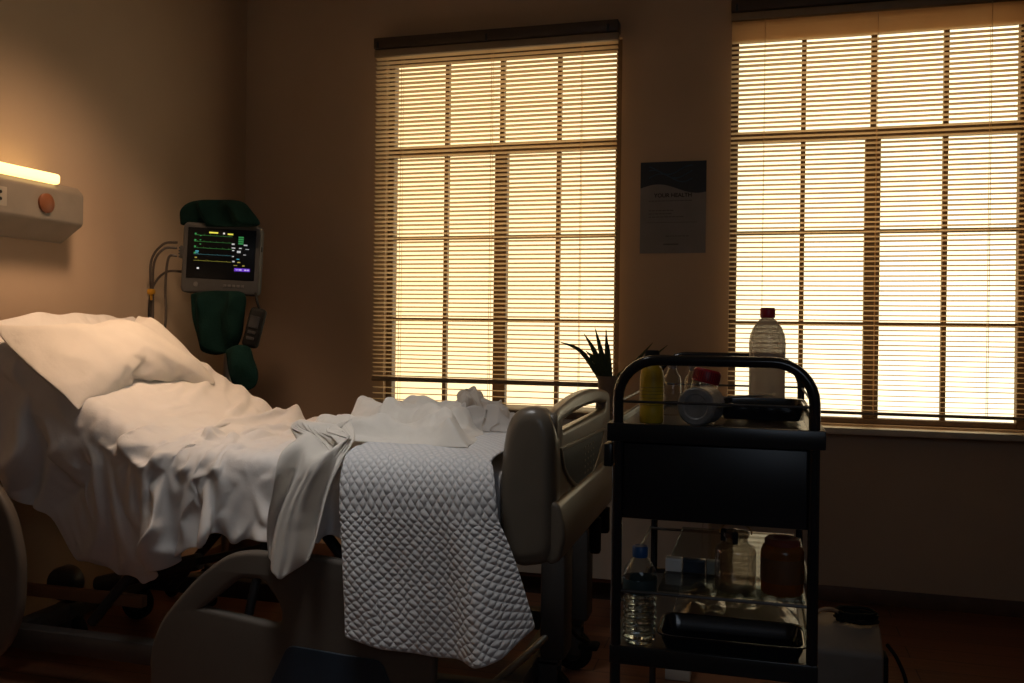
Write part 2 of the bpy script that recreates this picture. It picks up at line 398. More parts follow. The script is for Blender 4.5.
# ------------------------------------------------------------------ monitor and stand
MX, MY = -2.305, 3.5
myaw = math.atan2(.36, .93); 
mroot = thing('patient_monitor', 'patient monitor with dark screen of coloured traces on a stand behind bed', 'monitor', (MX, MY, 1.342), (0, R(2.2), myaw)); mroot.scale = (.79, .79, .93)
def monitor():
    r = mroot; w, h = .2, .155
    cas = shape2d('m', rnd_poly([(-w, 0), (w, 0), (w, 2*h), (-w, 2*h)], .018), [], .05, .012, 'XZ', .02)
    lpart('casing', cas, mat('monitor_grey', (.06, .06, .06), .5), r)
    s = lpart('screen', box(new(), -.185, .185, -.033, -.0295, .058, .298, .002), mat('screen_black', (.004, .005, .007), .35, spec=.2), r)
    def bar(n, rows, c, st=1.0):
        for x0, x1, z, t in rows: lpart(n, box(new(), x0, x1, -.0345, -.0335, z-t/2, z+t/2), emit_mat('screen_'+n, c, st), s, smooth=False)
    def trace(n, z, c, amp, per, st):
        b = new(); pts = []
        for k in range(121):
            t = k/120; x = -.148+.205*t; ph = (t*per) % 1
            a = amp*(math.exp(-((ph-.5)/.03)**2)*1.0-math.exp(-((ph-.57)/.03)**2)*.3+.2*math.exp(-((ph-.75)/.07)**2))
            pts.append((x, -.0342, z+a))
        tube(b, pts, .0011, 4); lpart(n, b, emit_mat('screen_'+n, c, st), s)
    trace('green_trace', .262, (.1, .6, .15), .006, 6, .10)
    trace('green_trace', .232, (.1, .6, .15), .005, 6, .12)
    trace('green_trace', .202, (.1, .6, .15), .006, 6, .15)
    trace('cyan_trace', .172, (.1, .4, .5), .004, 4, .15)
    trace('yellow_trace', .142, (.5, .5, .08), .004, 4, .22)
    bar('yellow_banner', [(-.07, -.022, .277, .007), (.03, .06, .274, .007)], (.9, .85, .1), .8)
    bar('white_dot', [(.005, .015, .276, .008), (-.128, -.116, .106, .008)], (.9, .9, .9), .6)
    random.seed(4)
    bar('green_tag', [(-.148, -.138, .268-k*.03, .007) for k in range(4)]+[(.09, .118, .262-k*.01, .007) for k in range(4)]+[(-.12, -.112, .26-k*.02, .004) for k in range(3)], (.1, .7, .2), .28)
    bar('white_reading', [(.055, .07, .228, .007), (.055, .075, .21, .005), (.095, .11, .21, .005), (.085, .105, .193, .010), (.058, .07, .198, .005), (.12, .14, .226, .006), (.062, .075, .146, .006), (.06, .07, .17, .004), (.13, .15, .207, .003), (.12, .135, .18, .003)], (.8, .85, .9), .45)
    bar('cyan_reading', [(-.14, -.122, .186, .006), (.085, .1, .158, .004), (-.14, -.125, .178, .003)], (.1, .6, .8), .4)
    bar('yellow_reading', [(-.142, -.13, .156, .006), (.09, .106, .143, .005), (.07, .09, .128, .003), (.118, .13, .128, .006)], (.8, .7, .15), .25)
    bar('violet_bar', [(.075, .16, .108, .015)], (.18, .05, .8), .55)
    bar('violet_reading', [(.082, .098, .108, .006), (.1, .115, .108, .006), (.13, .142, .108, .006), (.145, .155, .108, .006)], (.8, .7, 1), .7)
    btn = mat('button_grey', (.13, .13, .13), .4)
    for k in range(5): lpart('button', box(new(), .02+k*.024, .036+k*.024, -.0335, -.03, .024, .036, .002), btn, r)
    b = new(); lathe(b, [(0, 0), (.012, 0), (.012, .004), (0, .004)], n=20, M=Matrix.Translation((-.13, -.03, .03)) @ Matrix.Rotation(PI/2, 4, 'X')); lpart('power_button', b, btn, r)
    b = new(); box(b, -.232, -.198, -.005, .035, .15, .21, .004)
    for k in range(4): box(b, -.24, -.23, .0, .03, .153+k*.014, .162+k*.014, .002)
    lpart('connector_block', b, mat('connector_dark', (.05, .05, .05), .5), r)
    lpart('side_knob', box(new(), .2, .215, -.005, .02, .2, .225, .004), rubber, r)
monitor()

def stand():
    r = thing('monitor_stand', 'dark upright pole stand with wheeled base carrying the patient monitor', 'stand', (MX+.005, MY+.06, 0))
    x, y = MX+.005, MY+.05
    obj('pole', tube(new(), [(x, y, .08), (x, y, .7), (x, y, 1.30)], .016, 14), mat('stand_steel', (.3, .28, .26), .35, .7), r)
    obj('mount_plate', box(new(), x-.07, x+.07, y-.05, y+.02, 1.30, 1.326, .004), darksteel, r)
    for k in range(5):
        a = k*2*PI/5; b = new(); dx, dy = math.cos(a)*.22, math.sin(a)*.22
        tube(b, [(x, y, .09), (x+dx*.5, y+dy*.5, .085), (x+dx, y+dy, .07)], .014, 10); l = obj('leg', b, darksteel, r)
        b = new(); lathe(b, [(0, -.012), (.028, -.012), (.03, -.008), (.03, .008), (.028, .012), (0, .012)], n=20, M=Matrix.Rotation(PI/2, 4, 'X'))
        bmesh.ops.translate(b, vec=(x+dx, y+dy, .031), verts=b.verts); obj('castor', b, rubber, l)
    obj('hub', lathe(new(), [(0, .065), (.04, .065), (.045, .08), (.03, .11), (0, .11)], x, y), darksteel, r)
    obj('holder', box(new(), x+.0, x+.105, y-.06, y+.0, .76, .935, .006), mat('black_box', (.012, .012, .012), .6), r)
stand()

def cloth_blob(name, outline, y, th, m, label, cat, seed=0, folds=5, group=None, axis=0.0):
    k = (y-.02)/3.5; outline = [(a*k, 1.2+(b-1.2)*k) for a, b in outline]
    """hanging or bunched cloth: outline in XZ, thick and creased"""
    cx = sum(p[0] for p in outline)/len(outline); cz = sum(p[1] for p in outline)/len(outline)
    n = 22; P = spline([(a, 0, b) for a, b in outline]+[(outline[0][0], 0, outline[0][1])], 7)[:-1]
    bm = new(); N = len(P)
    sides = []
    for s in (-1, 1):
        rings = []
        for q in range(1, n+1):
            t = q/n; ring = []
            if q == n and s == 1: rings.append(sides[0][-1]); continue
            for p in P:
                x = cx+(p.x-cx)*t; z = cz+(p.z-cz)*t
                d = math.sqrt(max(0, 1-t**3))*th
                f = .35*th*math.sin((x-cx)*folds*22+2.5*noise.noise((x*9+seed, z*4, 0))+(z-cz)*axis)+th*.5*noise.noise((x*14+seed, z*10, seed))
                ring.append(bm.verts.new((x, y+s*d*(.6+.4*noise.noise((x*7, z*7, seed+3)))+f*(1-t**6)*(1 if s < 0 else -.5), z)))
            rings.append(ring)
        sides.append(rings)
        c = bm.verts.new((cx, sum(v.co.y for v in rings[0])/N, cz))
        for k in range(N): bm.faces.new((c, rings[0][k], rings[0][(k+1) % N]))
        for a, b in zip(rings, rings[1:]):
            for k in range(N): bm.faces.new((a[k], a[(k+1) % N], b[(k+1) % N], b[k]))
    o = obj(name, bm, m, angle=80)
    md = o.modifiers.new('s', 'SUBSURF'); md.levels = 1; md.render_levels = 1
    return tag(o, label, cat, group)
cloth_blob('surgical_drape', [(-2.53, 1.645), (-2.525, 1.715), (-2.47, 1.75), (-2.34, 1.755), (-2.22, 1.745), (-2.165, 1.70), (-2.125, 1.64), (-2.2, 1.63), (-2.33, 1.632), (-2.44, 1.632)], 3.47, .07, green,
           'dark green surgical cloth bunched on top of the patient monitor', 'cloth', 1, 2, axis=20)
cloth_blob('surgical_drape', [(-2.475, 1.335), (-2.46, 1.22), (-2.42, 1.10), (-2.40, 1.07), (-2.33, 1.06), (-2.25, 1.085), (-2.215, 1.13), (-2.2, 1.22), (-2.195, 1.335), (-2.3, 1.35), (-2.4, 1.348)], 3.40, .05, green,
           'dark green surgical cloth hanging like a pouch under the patient monitor', 'cloth', 5, 2, axis=9)
cloth_blob('surgical_drape', [(-2.29, 1.085), (-2.275, 1.0), (-2.245, .93), (-2.195, .905), (-2.14, .925), (-2.125, .98), (-2.15, 1.05), (-2.17, 1.10), (-2.23, 1.11)], 3.315, .035, green,
           'dark green cloth hanging lowest beside the stand pole, mitten shaped', 'cloth', 9, 2, axis=12)
# pressure cuff handset
def handset():
    r = thing('hand_unit', 'black handheld unit hanging from the right edge of the patient monitor', 'handset', (-2.085, 3.42, 1.10), (0, 0, .2))
    M = Matrix.Translation((0, 0, .085)) @ Matrix.Rotation(R(14), 4, 'Y') @ Matrix.Scale(.86, 4)
    b = new(); box(b, -.04, .04, -.025, .025, -.1, .1, .018, 3, M); lpart('body', b, rubber, r)
    b = new(); box(b, -.025, .025, -.029, -.024, .0, .06, .004, 2, M); lpart('face_plate', b, mat('dark_grey_plastic', (.022, .022, .025), .4), r)
    b = new(); box(b, -.02, .02, -.029, -.024, -.03, -.015, .003, 2, M); box(b, -.02, .02, -.029, -.024, -.06, -.045, .003, 2, M); lpart('buttons', b, mat('dark_grey_plastic2', (.035, .035, .035), .4), r)
    b = new(); tube(b, spline([(.02, 0, .17), (.01, .0, .2), (.0, .01, .235)], 5), .006, 8); lpart('hanging_strap', b, rubber, r)
handset()
cabm_ = mat('cable_dark', (.06, .045, .035), .5)
cabs = [[(-2.50, 3.46, 1.56), (-2.56, 3.44, 1.55), (-2.605, 3.42, 1.47), (-2.60, 3.42, 1.3), (-2.58, 3.40, 1.12), (-2.55, 3.42, .9)],
        [(-2.50, 3.46, 1.535), (-2.545, 3.43, 1.53), (-2.575, 3.40, 1.46), (-2.57, 3.39, 1.28), (-2.54, 3.36, 1.15), (-2.53, 3.4, .95)],
        [(-2.50, 3.46, 1.50), (-2.53, 3.44, 1.49), (-2.53, 3.42, 1.36), (-2.51, 3.40, 1.24), (-2.50, 3.38, 1.12), (-2.5, 3.42, .9)],
        [(-2.47, 3.50, 1.43), (-2.57, 3.48, 1.43), (-2.625, 3.46, 1.36), (-2.635, 3.45, 1.24), (-2.62, 3.45, 1.0)]]
for k, (c, lb) in enumerate(zip(cabs, ['dark lead cable looping highest from the monitor connector block', 'dark lead cable carrying the yellow clip beside the monitor', 'dark lead cable falling nearest to the monitor casing', 'dark lead cable leaving the monitor low and swinging widest over the wall'])):
    root = obj('monitor_cable', tube(new(), spline(c, 10), .0055, 8), cabm_)
    tag(root, lb, 'cable', 'lead cables of the patient monitor')
    if k == 1:
        b = new(); box(b, -2.592, -2.562, 3.375, 3.40, 1.325, 1.35, .006); box(b, -2.58, -2.57, 3.38, 3.395, 1.30, 1.33, .003); obj('yellow_clip', b, mat('clip_yellow', (.45, .22, .01), .5), root)

# ------------------------------------------------------------------ hospital bed
bed = thing('hospital_bed', 'hospital bed with beige plastic footboard and lowered side rails, head end raised', 'bed', (-1.5, 2.85, 0))
def bedpart(n, bm, m, parent=None, **k): return obj(n, bm, m, parent or bed, **k)
# footboard
YC = 2.885
def zcrown(y): return .984-.032*((y-YC)/.45)**2
outer = [(2.44, .56), (2.44, .95)]+[(y, zcrown(y)) for y in [2.50+.77*k/14 for k in range(15)]]+[(3.33, .95), (3.36, .82), (3.375, .60), (3.35, .56)]
slot = rnd_poly([(2.50, .893), (3.25, .893), (3.27, .94), (3.1, .956), (2.885, .962), (2.67, .958), (2.50, .945)], .02, 4)
fb = bedpart('footboard', shape2d('fb', rnd_poly(outer, .015, 3), [slot], .02, .014, 'YZ', -.557, 4), plastic)
# thick rounded end wings wrapping the mattress corners
for y, zt in ((2.445, 0), (3.335, .13)):
    w_ = rnd_poly([(-.66, .535), (-.695, .66), (-.69, .86-zt), (-.655, .978-zt), (-.565, .985-zt), (-.535, .92-zt), (-.533, .55)], [.03, .1, .1, .06, .03, .08, .03], 6)
    bedpart('end_wing', shape2d('wing', w_, [], .055, .04, 'XZ', y, 6, inset=True), plastic, fb, angle=75)
# bumper flare low on the outer face
sec = rnd_poly([(-.56, .725), (-.535, .725), (-.508, .66), (-.503, .625), (-.525, .56), (-.56, .55)], .012, 4)
bedpart('bumper_ledge', shape2d('ledge', sec, [], .49, .012, 'XZ', 2.893, 4, inset=True), plastic, fb, angle=60)
pan = [(2.47, .862), (3.20, .842)]+[(3.20-.36*0-(.73)*t, .84-.14*math.sin(PI*min(1, max(0, t)))**.75) for t in [k/18 for k in range(1, 18)]]
cp = bedpart('control_panel', shape2d('cp', pan, [], .004, .002, 'YZ', -.537), blue_dark, fb)
b = new(); random.seed(11)
for i in range(4):
    for j in range(5):
        y = 2.83+i*.05; z = .74+j*.02
        if z > .725: bedpart('panel_key', box(new(), -.534, -.5315, y-.006, y+.006, z-.003, z+.003), mat('key_print', (.35, .35, .33), .5), cp)
b = shape2d('ir', pan, [[(2.885+(y-2.885)*.965, .79+(z-.79)*.93) for y, z in pan]], .006, .003, 'YZ', -.536); bedpart('panel_rim', b, plastic, cp)
# side rails on the near side
RY = 2.385
rail = [(-1.69, .10), (-1.695, .24), (-1.66, .33), (-1.55, .455), (-1.46, .525), (-1.40, .545), (-1.2, .548), (-.95, .53), (-.86, .47), (-.835, .35), (-.84, .12), (-.9, .08), (-1.6, .08)]
hole = rnd_poly([(-1.565, .375), (-1.42, .495), (-1.335, .498), (-1.275, .43), (-1.262, .37), (-1.29, .345)], .028, 5)
rail = [(x*1.05, 1.2+(z-1.2)*1.05) for x, z in rail]; hole = [(x*1.05, 1.2+(z-1.2)*1.05) for x, z in hole]
sr = bedpart('side_rail', shape2d('sr', rnd_poly(rail, .05, 5), [hole], .02, .015, 'XZ', RY, 4), railm)
bedpart('rail_panel', shape2d('rp', [(x*1.04, 1.2+(z-1.2)*1.04) for x, z in rnd_poly([(-1.36, .10), (-1.265, .298), (-.985, .285), (-.90, .10)], .02, 4)], [], .004, .003, 'XZ', RY-.021), blue_dark, sr)
for x in (-1.5, -1.0):
    b = new(); tube(b, [(x, 2.40, .2), (x+.02, 2.44, .38), (x+.03, 2.50, .55)], .014, 10); bedpart('rail_arm', b, frame_grey, sr)
rail2 = [(-2.62, .10), (-2.61, .55), (-2.56, .67), (-2.44, .72), (-2.31, .69), (-2.24, .60), (-2.20, .46), (-2.205, .30), (-2.26, .18), (-2.36, .12)]
hole2 = rnd_poly([(-2.55, .4), (-2.53, .6), (-2.43, .655), (-2.33, .62), (-2.27, .5), (-2.27, .42)], .04, 5)
s2 = bedpart('side_rail', shape2d('sr2', rnd_poly(rail2, .05, 5), [hole2], .02, .015, 'XZ', 2.29, 4), railm)
b = new(); tube(b, [(-2.45, 2.31, .2), (-2.43, 2.37, .35), (-2.42, 2.45, .42)], .014, 10); bedpart('rail_arm', b, frame_grey, s2)
# far rail top just showing over the mattress
b = new(); tube(b, spline([(-1.66, 3.29, .55), (-1.64, 3.29, .78), (-1.60, 3.29, .815), (-1.48, 3.29, .815), (-1.44, 3.29, .78), (-1.42, 3.29, .55)], 6), .014, 10)
bedpart('far_rail', b, blackm)
# frame
b = new()
for y in (2.56, 3.13): box(b, -2.5 if y > 3 else -2.0, -.64, y-.025, y+.025, .555, .615, .006)
for x in (-2.4, -1.8, -1.2, -.75): box(b, x-.02, x+.02, 2.55 if x > -2 else 2.75, 3.14, .56, .6, .004)
bedpart('deck_frame', b, frame_grey)
b = new()
for y in (2.47, 3.17): box(b, -2.5, -.62, y-.03, y+.03, .115, .185, .008)
for x in (-2.42, -.68): box(b, x-.03, x+.03, 2.47, 3.17, .12, .18, .006)
bedpart('base_frame', b, frame_grey)
for x0, x1 in ((-2.2, -1.85), (-1.0, -1.35)):
    for y in (2.6, 3.04):
        b = new(); tube(b, [(x0, y, .17), ((x0+x1)/2, y, .37), (x1, y, .57)], .018, 10); bedpart('lift_arm', b, frame_grey)
b = new(); tube(b, [(-2.3, 2.75, .25), (-1.9, 2.78, .36)], .03, 16); tube(b, [(-1.9, 2.78, .36), (-1.6, 2.8, .44)], .014, 12); bedpart('actuator', b, darksteel)
b = new(); lathe(b, [(0, -.03), (.055, -.03), (.06, -.02), (.06, .02), (.055, .03), (0, .03)], n=28, M=Matrix.Rotation(PI/2, 4, 'X')); bmesh.ops.translate(b, vec=(-2.38, 2.68, .27), verts=b.verts); bedpart('actuator_motor', b, darksteel)
b = new(); box(b, -2.56, -2.0, 2.6, 2.63, .235, .275, .004); bedpart('cross_brace', b, mat('brace_wood', (.25, .12, .06), .5))
b = new(); tube(b, [(-.74, 2.50, .16), (-.66, 2.62, .22), (-.6, 2.72, .27)], .012, 10); bedpart('brake_bar', b, steel)
b = new(); box(b, -.64, -.56, 2.68, 2.80, .185, .56, .015); bedpart('foot_column', b, frame_grey)
b = new(); box(b, -.64, -.56, 3.06, 3.16, .185, .56, .015); bedpart('foot_column', b, frame_grey)
def caster(x, y):
    b = new(); lathe(b, [(0, -.022), (.055, -.022), (.066, -.014), (.068, 0), (.066, .014), (.055, .022), (0, .022)], n=32, M=Matrix.Rotation(PI/2, 4, 'X'))
    bmesh.ops.translate(b, vec=(x, y, .068), verts=b.verts); w = bedpart('caster', b, rubber)
    b = new(); lathe(b, [(0, -.026), (.03, -.026), (.034, -.02), (.034, .02), (.03, .026), (0, .026)], n=24, M=Matrix.Rotation(PI/2, 4, 'X'))
    bmesh.ops.translate(b, vec=(x, y, .068), verts=b.verts); bedpart('caster_hub', b, frame_grey, w)
    b = new(); box(b, x-.03, x+.03, y-.035, y-.027, .06, .17, .003); box(b, x-.03, x+.03, y+.027, y+.035, .06, .17, .003); box(b, x-.035, x+.035, y-.035, y+.035, .155, .18, .006); bedpart('caster_fork', b, frame_grey, w)
for x in (-2.42, -.62):
    for y in (2.75, 3.12): caster(x, y)
b = new(); tube(b, [(-.58, 2.8, .26), (-.55, 2.84, .21), (-.52, 2.86, .19)], .007, 8); box(b, -.55, -.485, 2.83, 2.89, .172, .19, .008); bedpart('brake_pedal', b, rubber)
for y, z0 in ((3.02, .44), (3.2, .47)):
    b = new(); lathe(b, [(0, z0), (.016, z0), (.02, z0+.01), (.02, .56), (0, .56)], -.53, y, n=16); bedpart('pole_socket', b, rubber)

# ------------------------------------------------------------------ mattress
HX, HS = -1.83, .55
def ztop(x):
    d = HX-x
    if d <= -.12: return .79
    if d >= .12: return .79+HS*d
    return .79+HS*(d+.12)**2/.48
def mattress():
    st = [-.70+(-2.55+.70)*k/40 for k in range(41)]
    sec = rnd_poly([(2.435, -.15), (3.225, -.15), (3.225, 0), (2.435, 0)], .04, 4)
    bm = new(); rings = []
    for x in st:
        z = ztop(x); sl = (ztop(x-.01)-ztop(x+.01))/.02; n = Vector((sl, 0, 1)).normalized()
        rings.append([bm.verts.new((x+n.x*b, a, z+n.z*b)) for a, b in sec])
    for a, b in zip(rings, rings[1:]):
        for k in range(len(sec)): bm.faces.new((a[k], a[(k+1) % len(sec)], b[(k+1) % len(sec)], b[k]))
    bm.faces.new(rings[0]); bm.faces.new(rings[-1][::-1])
    o = obj('mattress', bm, matt_m)
    tag(o, 'white mattress on the hospital bed under the sheets, its lower edge showing', 'mattress')
    return o
mattress_o = mattress()

# ------------------------------------------------------------------ cloth simulation
def grid(name, nu, nv, fn):
    bm = new(); uvl = bm.loops.layers.uv.new('UVMap'); V = []
    for i in range(nu+1):
        V.append([bm.verts.new(fn(i/nu, j/nv)) for j in range(nv+1)])
    uv = {}
    for i in range(nu+1):
        for j in range(nv+1): uv[V[i][j]] = (i/nu, j/nv)
    for i in range(nu):
        for j in range(nv):
            f = bm.faces.new((V[i][j], V[i+1][j], V[i+1][j+1], V[i][j+1]))
            for l in f.loops: l[uvl].uv = uv[l.vert]
    me = bpy.data.meshes.new(name); bm.to_mesh(me); bm.free()
    o = bpy.data.objects.new(name, me); col.objects.link(o)
    return o
def collide(o, th=.006, fr=20):
    m = o.modifiers.new('col', 'COLLISION'); o.collision.thickness_outer = th; o.collision.cloth_friction = fr; o.collision.thickness_inner = .02
    o.collision.damping = .6
def simulate(o, frames, pin=None, bend=.3, tension=12, mass=.25, q=6, selfc=False, air=2.0, pressure=None, gravity=1.0, shrink=0.0):
    m = o.modifiers.new('cloth', 'CLOTH'); s = m.settings
    s.quality = q; s.mass = mass; s.tension_stiffness = tension; s.compression_stiffness = tension; s.shear_stiffness = tension*.4
    s.bending_stiffness = bend; s.air_damping = air; s.tension_damping = 8; s.compression_damping = 8; s.shear_damping = 8; s.bending_damping = .5
    s.effector_weights.gravity = gravity
    if shrink: s.shrink_min = shrink
    if pressure is not None: s.use_pressure = True; s.uniform_pressure_force = pressure
    m.collision_settings.distance_min = .006; m.collision_settings.use_self_collision = selfc; m.collision_settings.self_distance_min = .006
    m.collision_settings.collision_quality = 3; m.collision_settings.friction = 15
    if pin:
        g = o.vertex_groups.new(name='pin'); g.add(pin, 1.0, 'REPLACE'); s.vertex_group_mass = 'pin'; s.pin_stiffness = 1
    m.point_cache.frame_start = 1; m.point_cache.frame_end = frames
    scn.frame_start = 1; scn.frame_end = frames
    for f in range(1, frames+1): scn.frame_set(f)
    dg = bpy.context.evaluated_depsgraph_get()
    me = bpy.data.meshes.new_from_object(o.evaluated_get(dg), preserve_all_data_layers=True, depsgraph=dg)
    old = o.data; o.modifiers.clear(); o.vertex_groups.clear(); o.data = me; bpy.data.meshes.remove(old); me.name = o.name
    scn.frame_set(1)
    return o
def finish(o, m, sub=1, thick=0.003):
    o.data.materials.clear(); o.data.materials.append(m)
    for p in o.data.polygons: p.use_smooth = True
    if thick: md = o.modifiers.new('so', 'SOLIDIFY'); md.thickness = thick; md.offset = 0
    if sub: md = o.modifiers.new('s', 'SUBSURF'); md.levels = sub; md.render_levels = sub
def lerp_tab(tab, x):
    tab = sorted(tab)
    if x <= tab[0][0]: return tab[0][1]
    for (a, b), (c, d) in zip(tab, tab[1:]):
        if x <= c: return b+(d-b)*(x-a)/(c-a)
    return tab[-1][1]

collide(mattress_o)
floor_c = None
# --- bed sheet: covers the raised head end and hangs in uneven folds over the near edge
drop = [(-2.58, .28), (-2.45, .32), (-2.28, .40), (-2.15, .43), (-2.05, .39), (-1.95, .33), (-1.85, .27), (-1.72, .20), (-1.6, .16), (-1.5, .12), (-1.35, .12), (-1.1, .12), (-.9, .12)]
NU, NV = 120, 84
def sheet_fn(u, v):
    x = -1.08+(-2.575+1.08)*u
    d = lerp_tab(drop, x)
    tot = .85+d; s = v*tot                                   # from the far edge towards the near edge
    rip = .022*noise.noise((x*9, s*5, 1.3))+.018*noise.noise((x*17, s*9, 4.3))
    hinge = math.exp(-((x+1.75)/.22)**2)
    if s < .85:
        y = 3.265-s
        edge = max(0, (s-.6)/.25)
        z = ztop(x)+.03+rip*(.9+2.2*hinge)+.02*hinge*math.sin(x*55+s*9)
        z -= .05*max(0, (3.24-y > 0) and 0)
        return (x, y, z)
    o = s-.85
    y = 2.405-o*.36-(.06*math.sin(x*17+o*19+3*noise.noise((x*3, 0, 7)))+.042*math.sin(x*36+o*34+4*noise.noise((x*5, 1, 3))))*min(1, o/.12)
    z = ztop(x)+.03-o*.9
    return (max(-2.63, x-.16*o)+.04*noise.noise((x*4, o*3, 2)), y, z)
sheet = grid('bed_sheet', NU, NV, sheet_fn)
collide(sr, .006)
pins = [i*(NV+1) for i in range(NU+1)]+[NU*(NV+1)+j for j in range(0, 40)]
simulate(sheet, 26, pins, bend=.06, tension=10, mass=.2, q=5, shrink=-.06)
finish(sheet, cloth_w)
tag(sheet, 'white bed sheet draped in uneven folds over the raised head end of the bed', 'sheet')
sheet_c = sheet

# --- pillow
def pillow_fn():
    bm = new(); uvl = bm.loops.layers.uv.new('UVMap'); n, k = 44, 30; w, h = .415, .225
    def P(i, j, s):
        x = -w+2*w*i/n; y = -h+2*h*j/k
        e = min(1, 4*min(i/n, 1-i/n))*min(1, 4*min(j/k, 1-j/k))
        bx, by = x, y; x = bx*(1+.05*(1-(by/h)**2)); y = by*(1+.09*(1-(bx/w)**2))
        return (x, y, s*.012*e+s*.001*noise.noise((x*20, y*20, s)))
    A = {}; 
    for s in (-1, 1):
        for i in range(n+1):
            for j in range(k+1):
                if s == 1 and (i in (0, n) or j in (0, k)): A[s, i, j] = A[-1, i, j]
                else: A[s, i, j] = bm.verts.new(P(i, j, s))
        for i in range(n):
            for j in range(k):
                q = [A[s, i, j], A[s, i+1, j], A[s, i+1, j+1], A[s, i, j+1]]
                bm.faces.new(q if s == 1 else q[::-1])
    me = bpy.data.meshes.new('pillow'); bm.to_mesh(me); bm.free()
    o = bpy.data.objects.new('pillow', me); col.objects.link(o); return o
pil = pillow_fn()
simulate(pil, 30, None, bend=.15, tension=14, mass=.3, q=6, pressure=2.2, gravity=0, air=4)
# lies tilted on the raised back, long side across the bed
zs = [v.co.z for v in pil.data.vertices]; zm = max(zs)
for v in pil.data.vertices:
    k = .10/zm; v.co.z *= k if v.co.z > 0 else k*.45
    x, y = v.co.x, v.co.y
    v.co.z += .010*noise.noise((x*7, y*7, 3))+.02*(.25-abs(noise.noise((x*5+y*4, y*4-x*2, 9))))+.006*(.2-abs(noise.noise((x*13-y*5, y*7, 2))))+.004*math.sin(x*26+3*noise.noise((x*4, y*5, 1)))*max(0, 1-abs(y)/.3)
ang = math.atan(HS)+R(9)
MP = Matrix.Translation((-2.262, 2.775, 1.075)) @ Matrix.Rotation(R(3.5), 4, 'X') @ Matrix.Rotation(ang, 4, 'Y') @ Matrix.Rotation(PI/2, 4, 'Z')
pil.data.transform(MP)
finish(pil, cloth_p, 1, 0)
tag(pil, 'plump white pillow leaning on the raised head end of the bed', 'pillow')

# --- quilted blanket over the foot end
def blanket_mat():
    m = bpy.data.materials.new('quilted_cotton'); m.use_nodes = True; nt = m.node_tree; b = nt.nodes['Principled BSDF']
    b.inputs['Base Color'].default_value = (.74, .73, .73, 1); b.inputs['Roughness'].default_value = .9; b.inputs['Sheen Weight'].default_value = .2
    uv = nt.nodes.new('ShaderNodeUVMap'); sep = nt.nodes.new('ShaderNodeSeparateXYZ'); nt.links.new(uv.outputs[0], sep.inputs[0])
    def mth(op, a, bb=None, c=None):
        n = nt.nodes.new('ShaderNodeMath'); n.operation = op
        for k, x in enumerate((a, bb, c)):
            if x is None: continue
            if isinstance(x, (int, float)): n.inputs[k].default_value = x
            else: nt.links.new(x, n.inputs[k])
        return n.outputs[0]
    nz = nt.nodes.new('ShaderNodeTexNoise'); nz.inputs['Scale'].default_value = 14; nt.links.new(uv.outputs[0], nz.inputs['Vector'])
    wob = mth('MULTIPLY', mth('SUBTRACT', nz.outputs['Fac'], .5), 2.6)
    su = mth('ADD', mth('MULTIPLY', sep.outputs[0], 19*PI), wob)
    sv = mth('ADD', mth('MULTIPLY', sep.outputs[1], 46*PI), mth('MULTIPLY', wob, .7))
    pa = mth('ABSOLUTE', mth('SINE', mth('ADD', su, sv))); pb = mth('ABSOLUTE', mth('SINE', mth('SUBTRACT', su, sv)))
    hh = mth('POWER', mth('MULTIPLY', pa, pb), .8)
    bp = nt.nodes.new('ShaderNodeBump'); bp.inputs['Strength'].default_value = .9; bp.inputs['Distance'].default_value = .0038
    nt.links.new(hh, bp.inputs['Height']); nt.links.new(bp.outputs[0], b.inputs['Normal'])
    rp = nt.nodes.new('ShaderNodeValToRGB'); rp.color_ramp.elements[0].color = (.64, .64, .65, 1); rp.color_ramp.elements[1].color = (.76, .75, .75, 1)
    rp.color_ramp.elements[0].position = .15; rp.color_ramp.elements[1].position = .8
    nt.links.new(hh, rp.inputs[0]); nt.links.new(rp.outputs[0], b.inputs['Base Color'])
    return m
NU2, NV2 = 46, 100
prof_b = spline([(0, 2.50, .842), (0, 2.42, .838), (0, 2.36, .815), (0, 2.328, .76), (0, 2.318, .68)], 6)
def blank_fn(u, v):
    zb = lerp_tab([(0, .335), (.2, .31), (.45, .30), (.7, .30), (.85, .33), (1, .41)], u)
    xl, xr = -1.15, -.712
    La, Lb = .72, .25; Lc = .68-zb; tot = La+Lb+.42; s = v*tot
    x = xl+(xr-xl)*u
    if s < La: return (x, 3.22-s, .842+.007*noise.noise((x*7, s*6, 2))-.02*max(0, 1-s/.05))
    if s < La+Lb:
        f = (s-La)/Lb*(len(prof_b)-1); i = min(int(f), len(prof_b)-2); p = prof_b[i].lerp(prof_b[i+1], f-i)
        t = max(0, f/(len(prof_b)-1)-.4)*.25
        y, z = p.y, p.z
    else:
        q = (s-La-Lb)/.42; y = 2.318; z = .68-Lc*q; t = .15+q*.85
    xb = -1.10+(-.56+1.10)*u
    x = x+(xb-x)*t**.65
    y -= t*(.035*math.exp(-((u-.80+.05*t)/.10)**2)-.02*math.exp(-((u-.62)/.08)**2)+.014*math.sin(u*9+1)+.012*noise.noise((u*5, t*2, 4)))
    return (x, y-.02*t, z+.004*noise.noise((u*6, s*6, 1)))
bl = grid('quilted_blanket', NU2, NV2, blank_fn)
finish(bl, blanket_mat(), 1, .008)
tag(bl, 'thick white quilted blanket with scallop texture hanging over the foot end of bed', 'blanket')

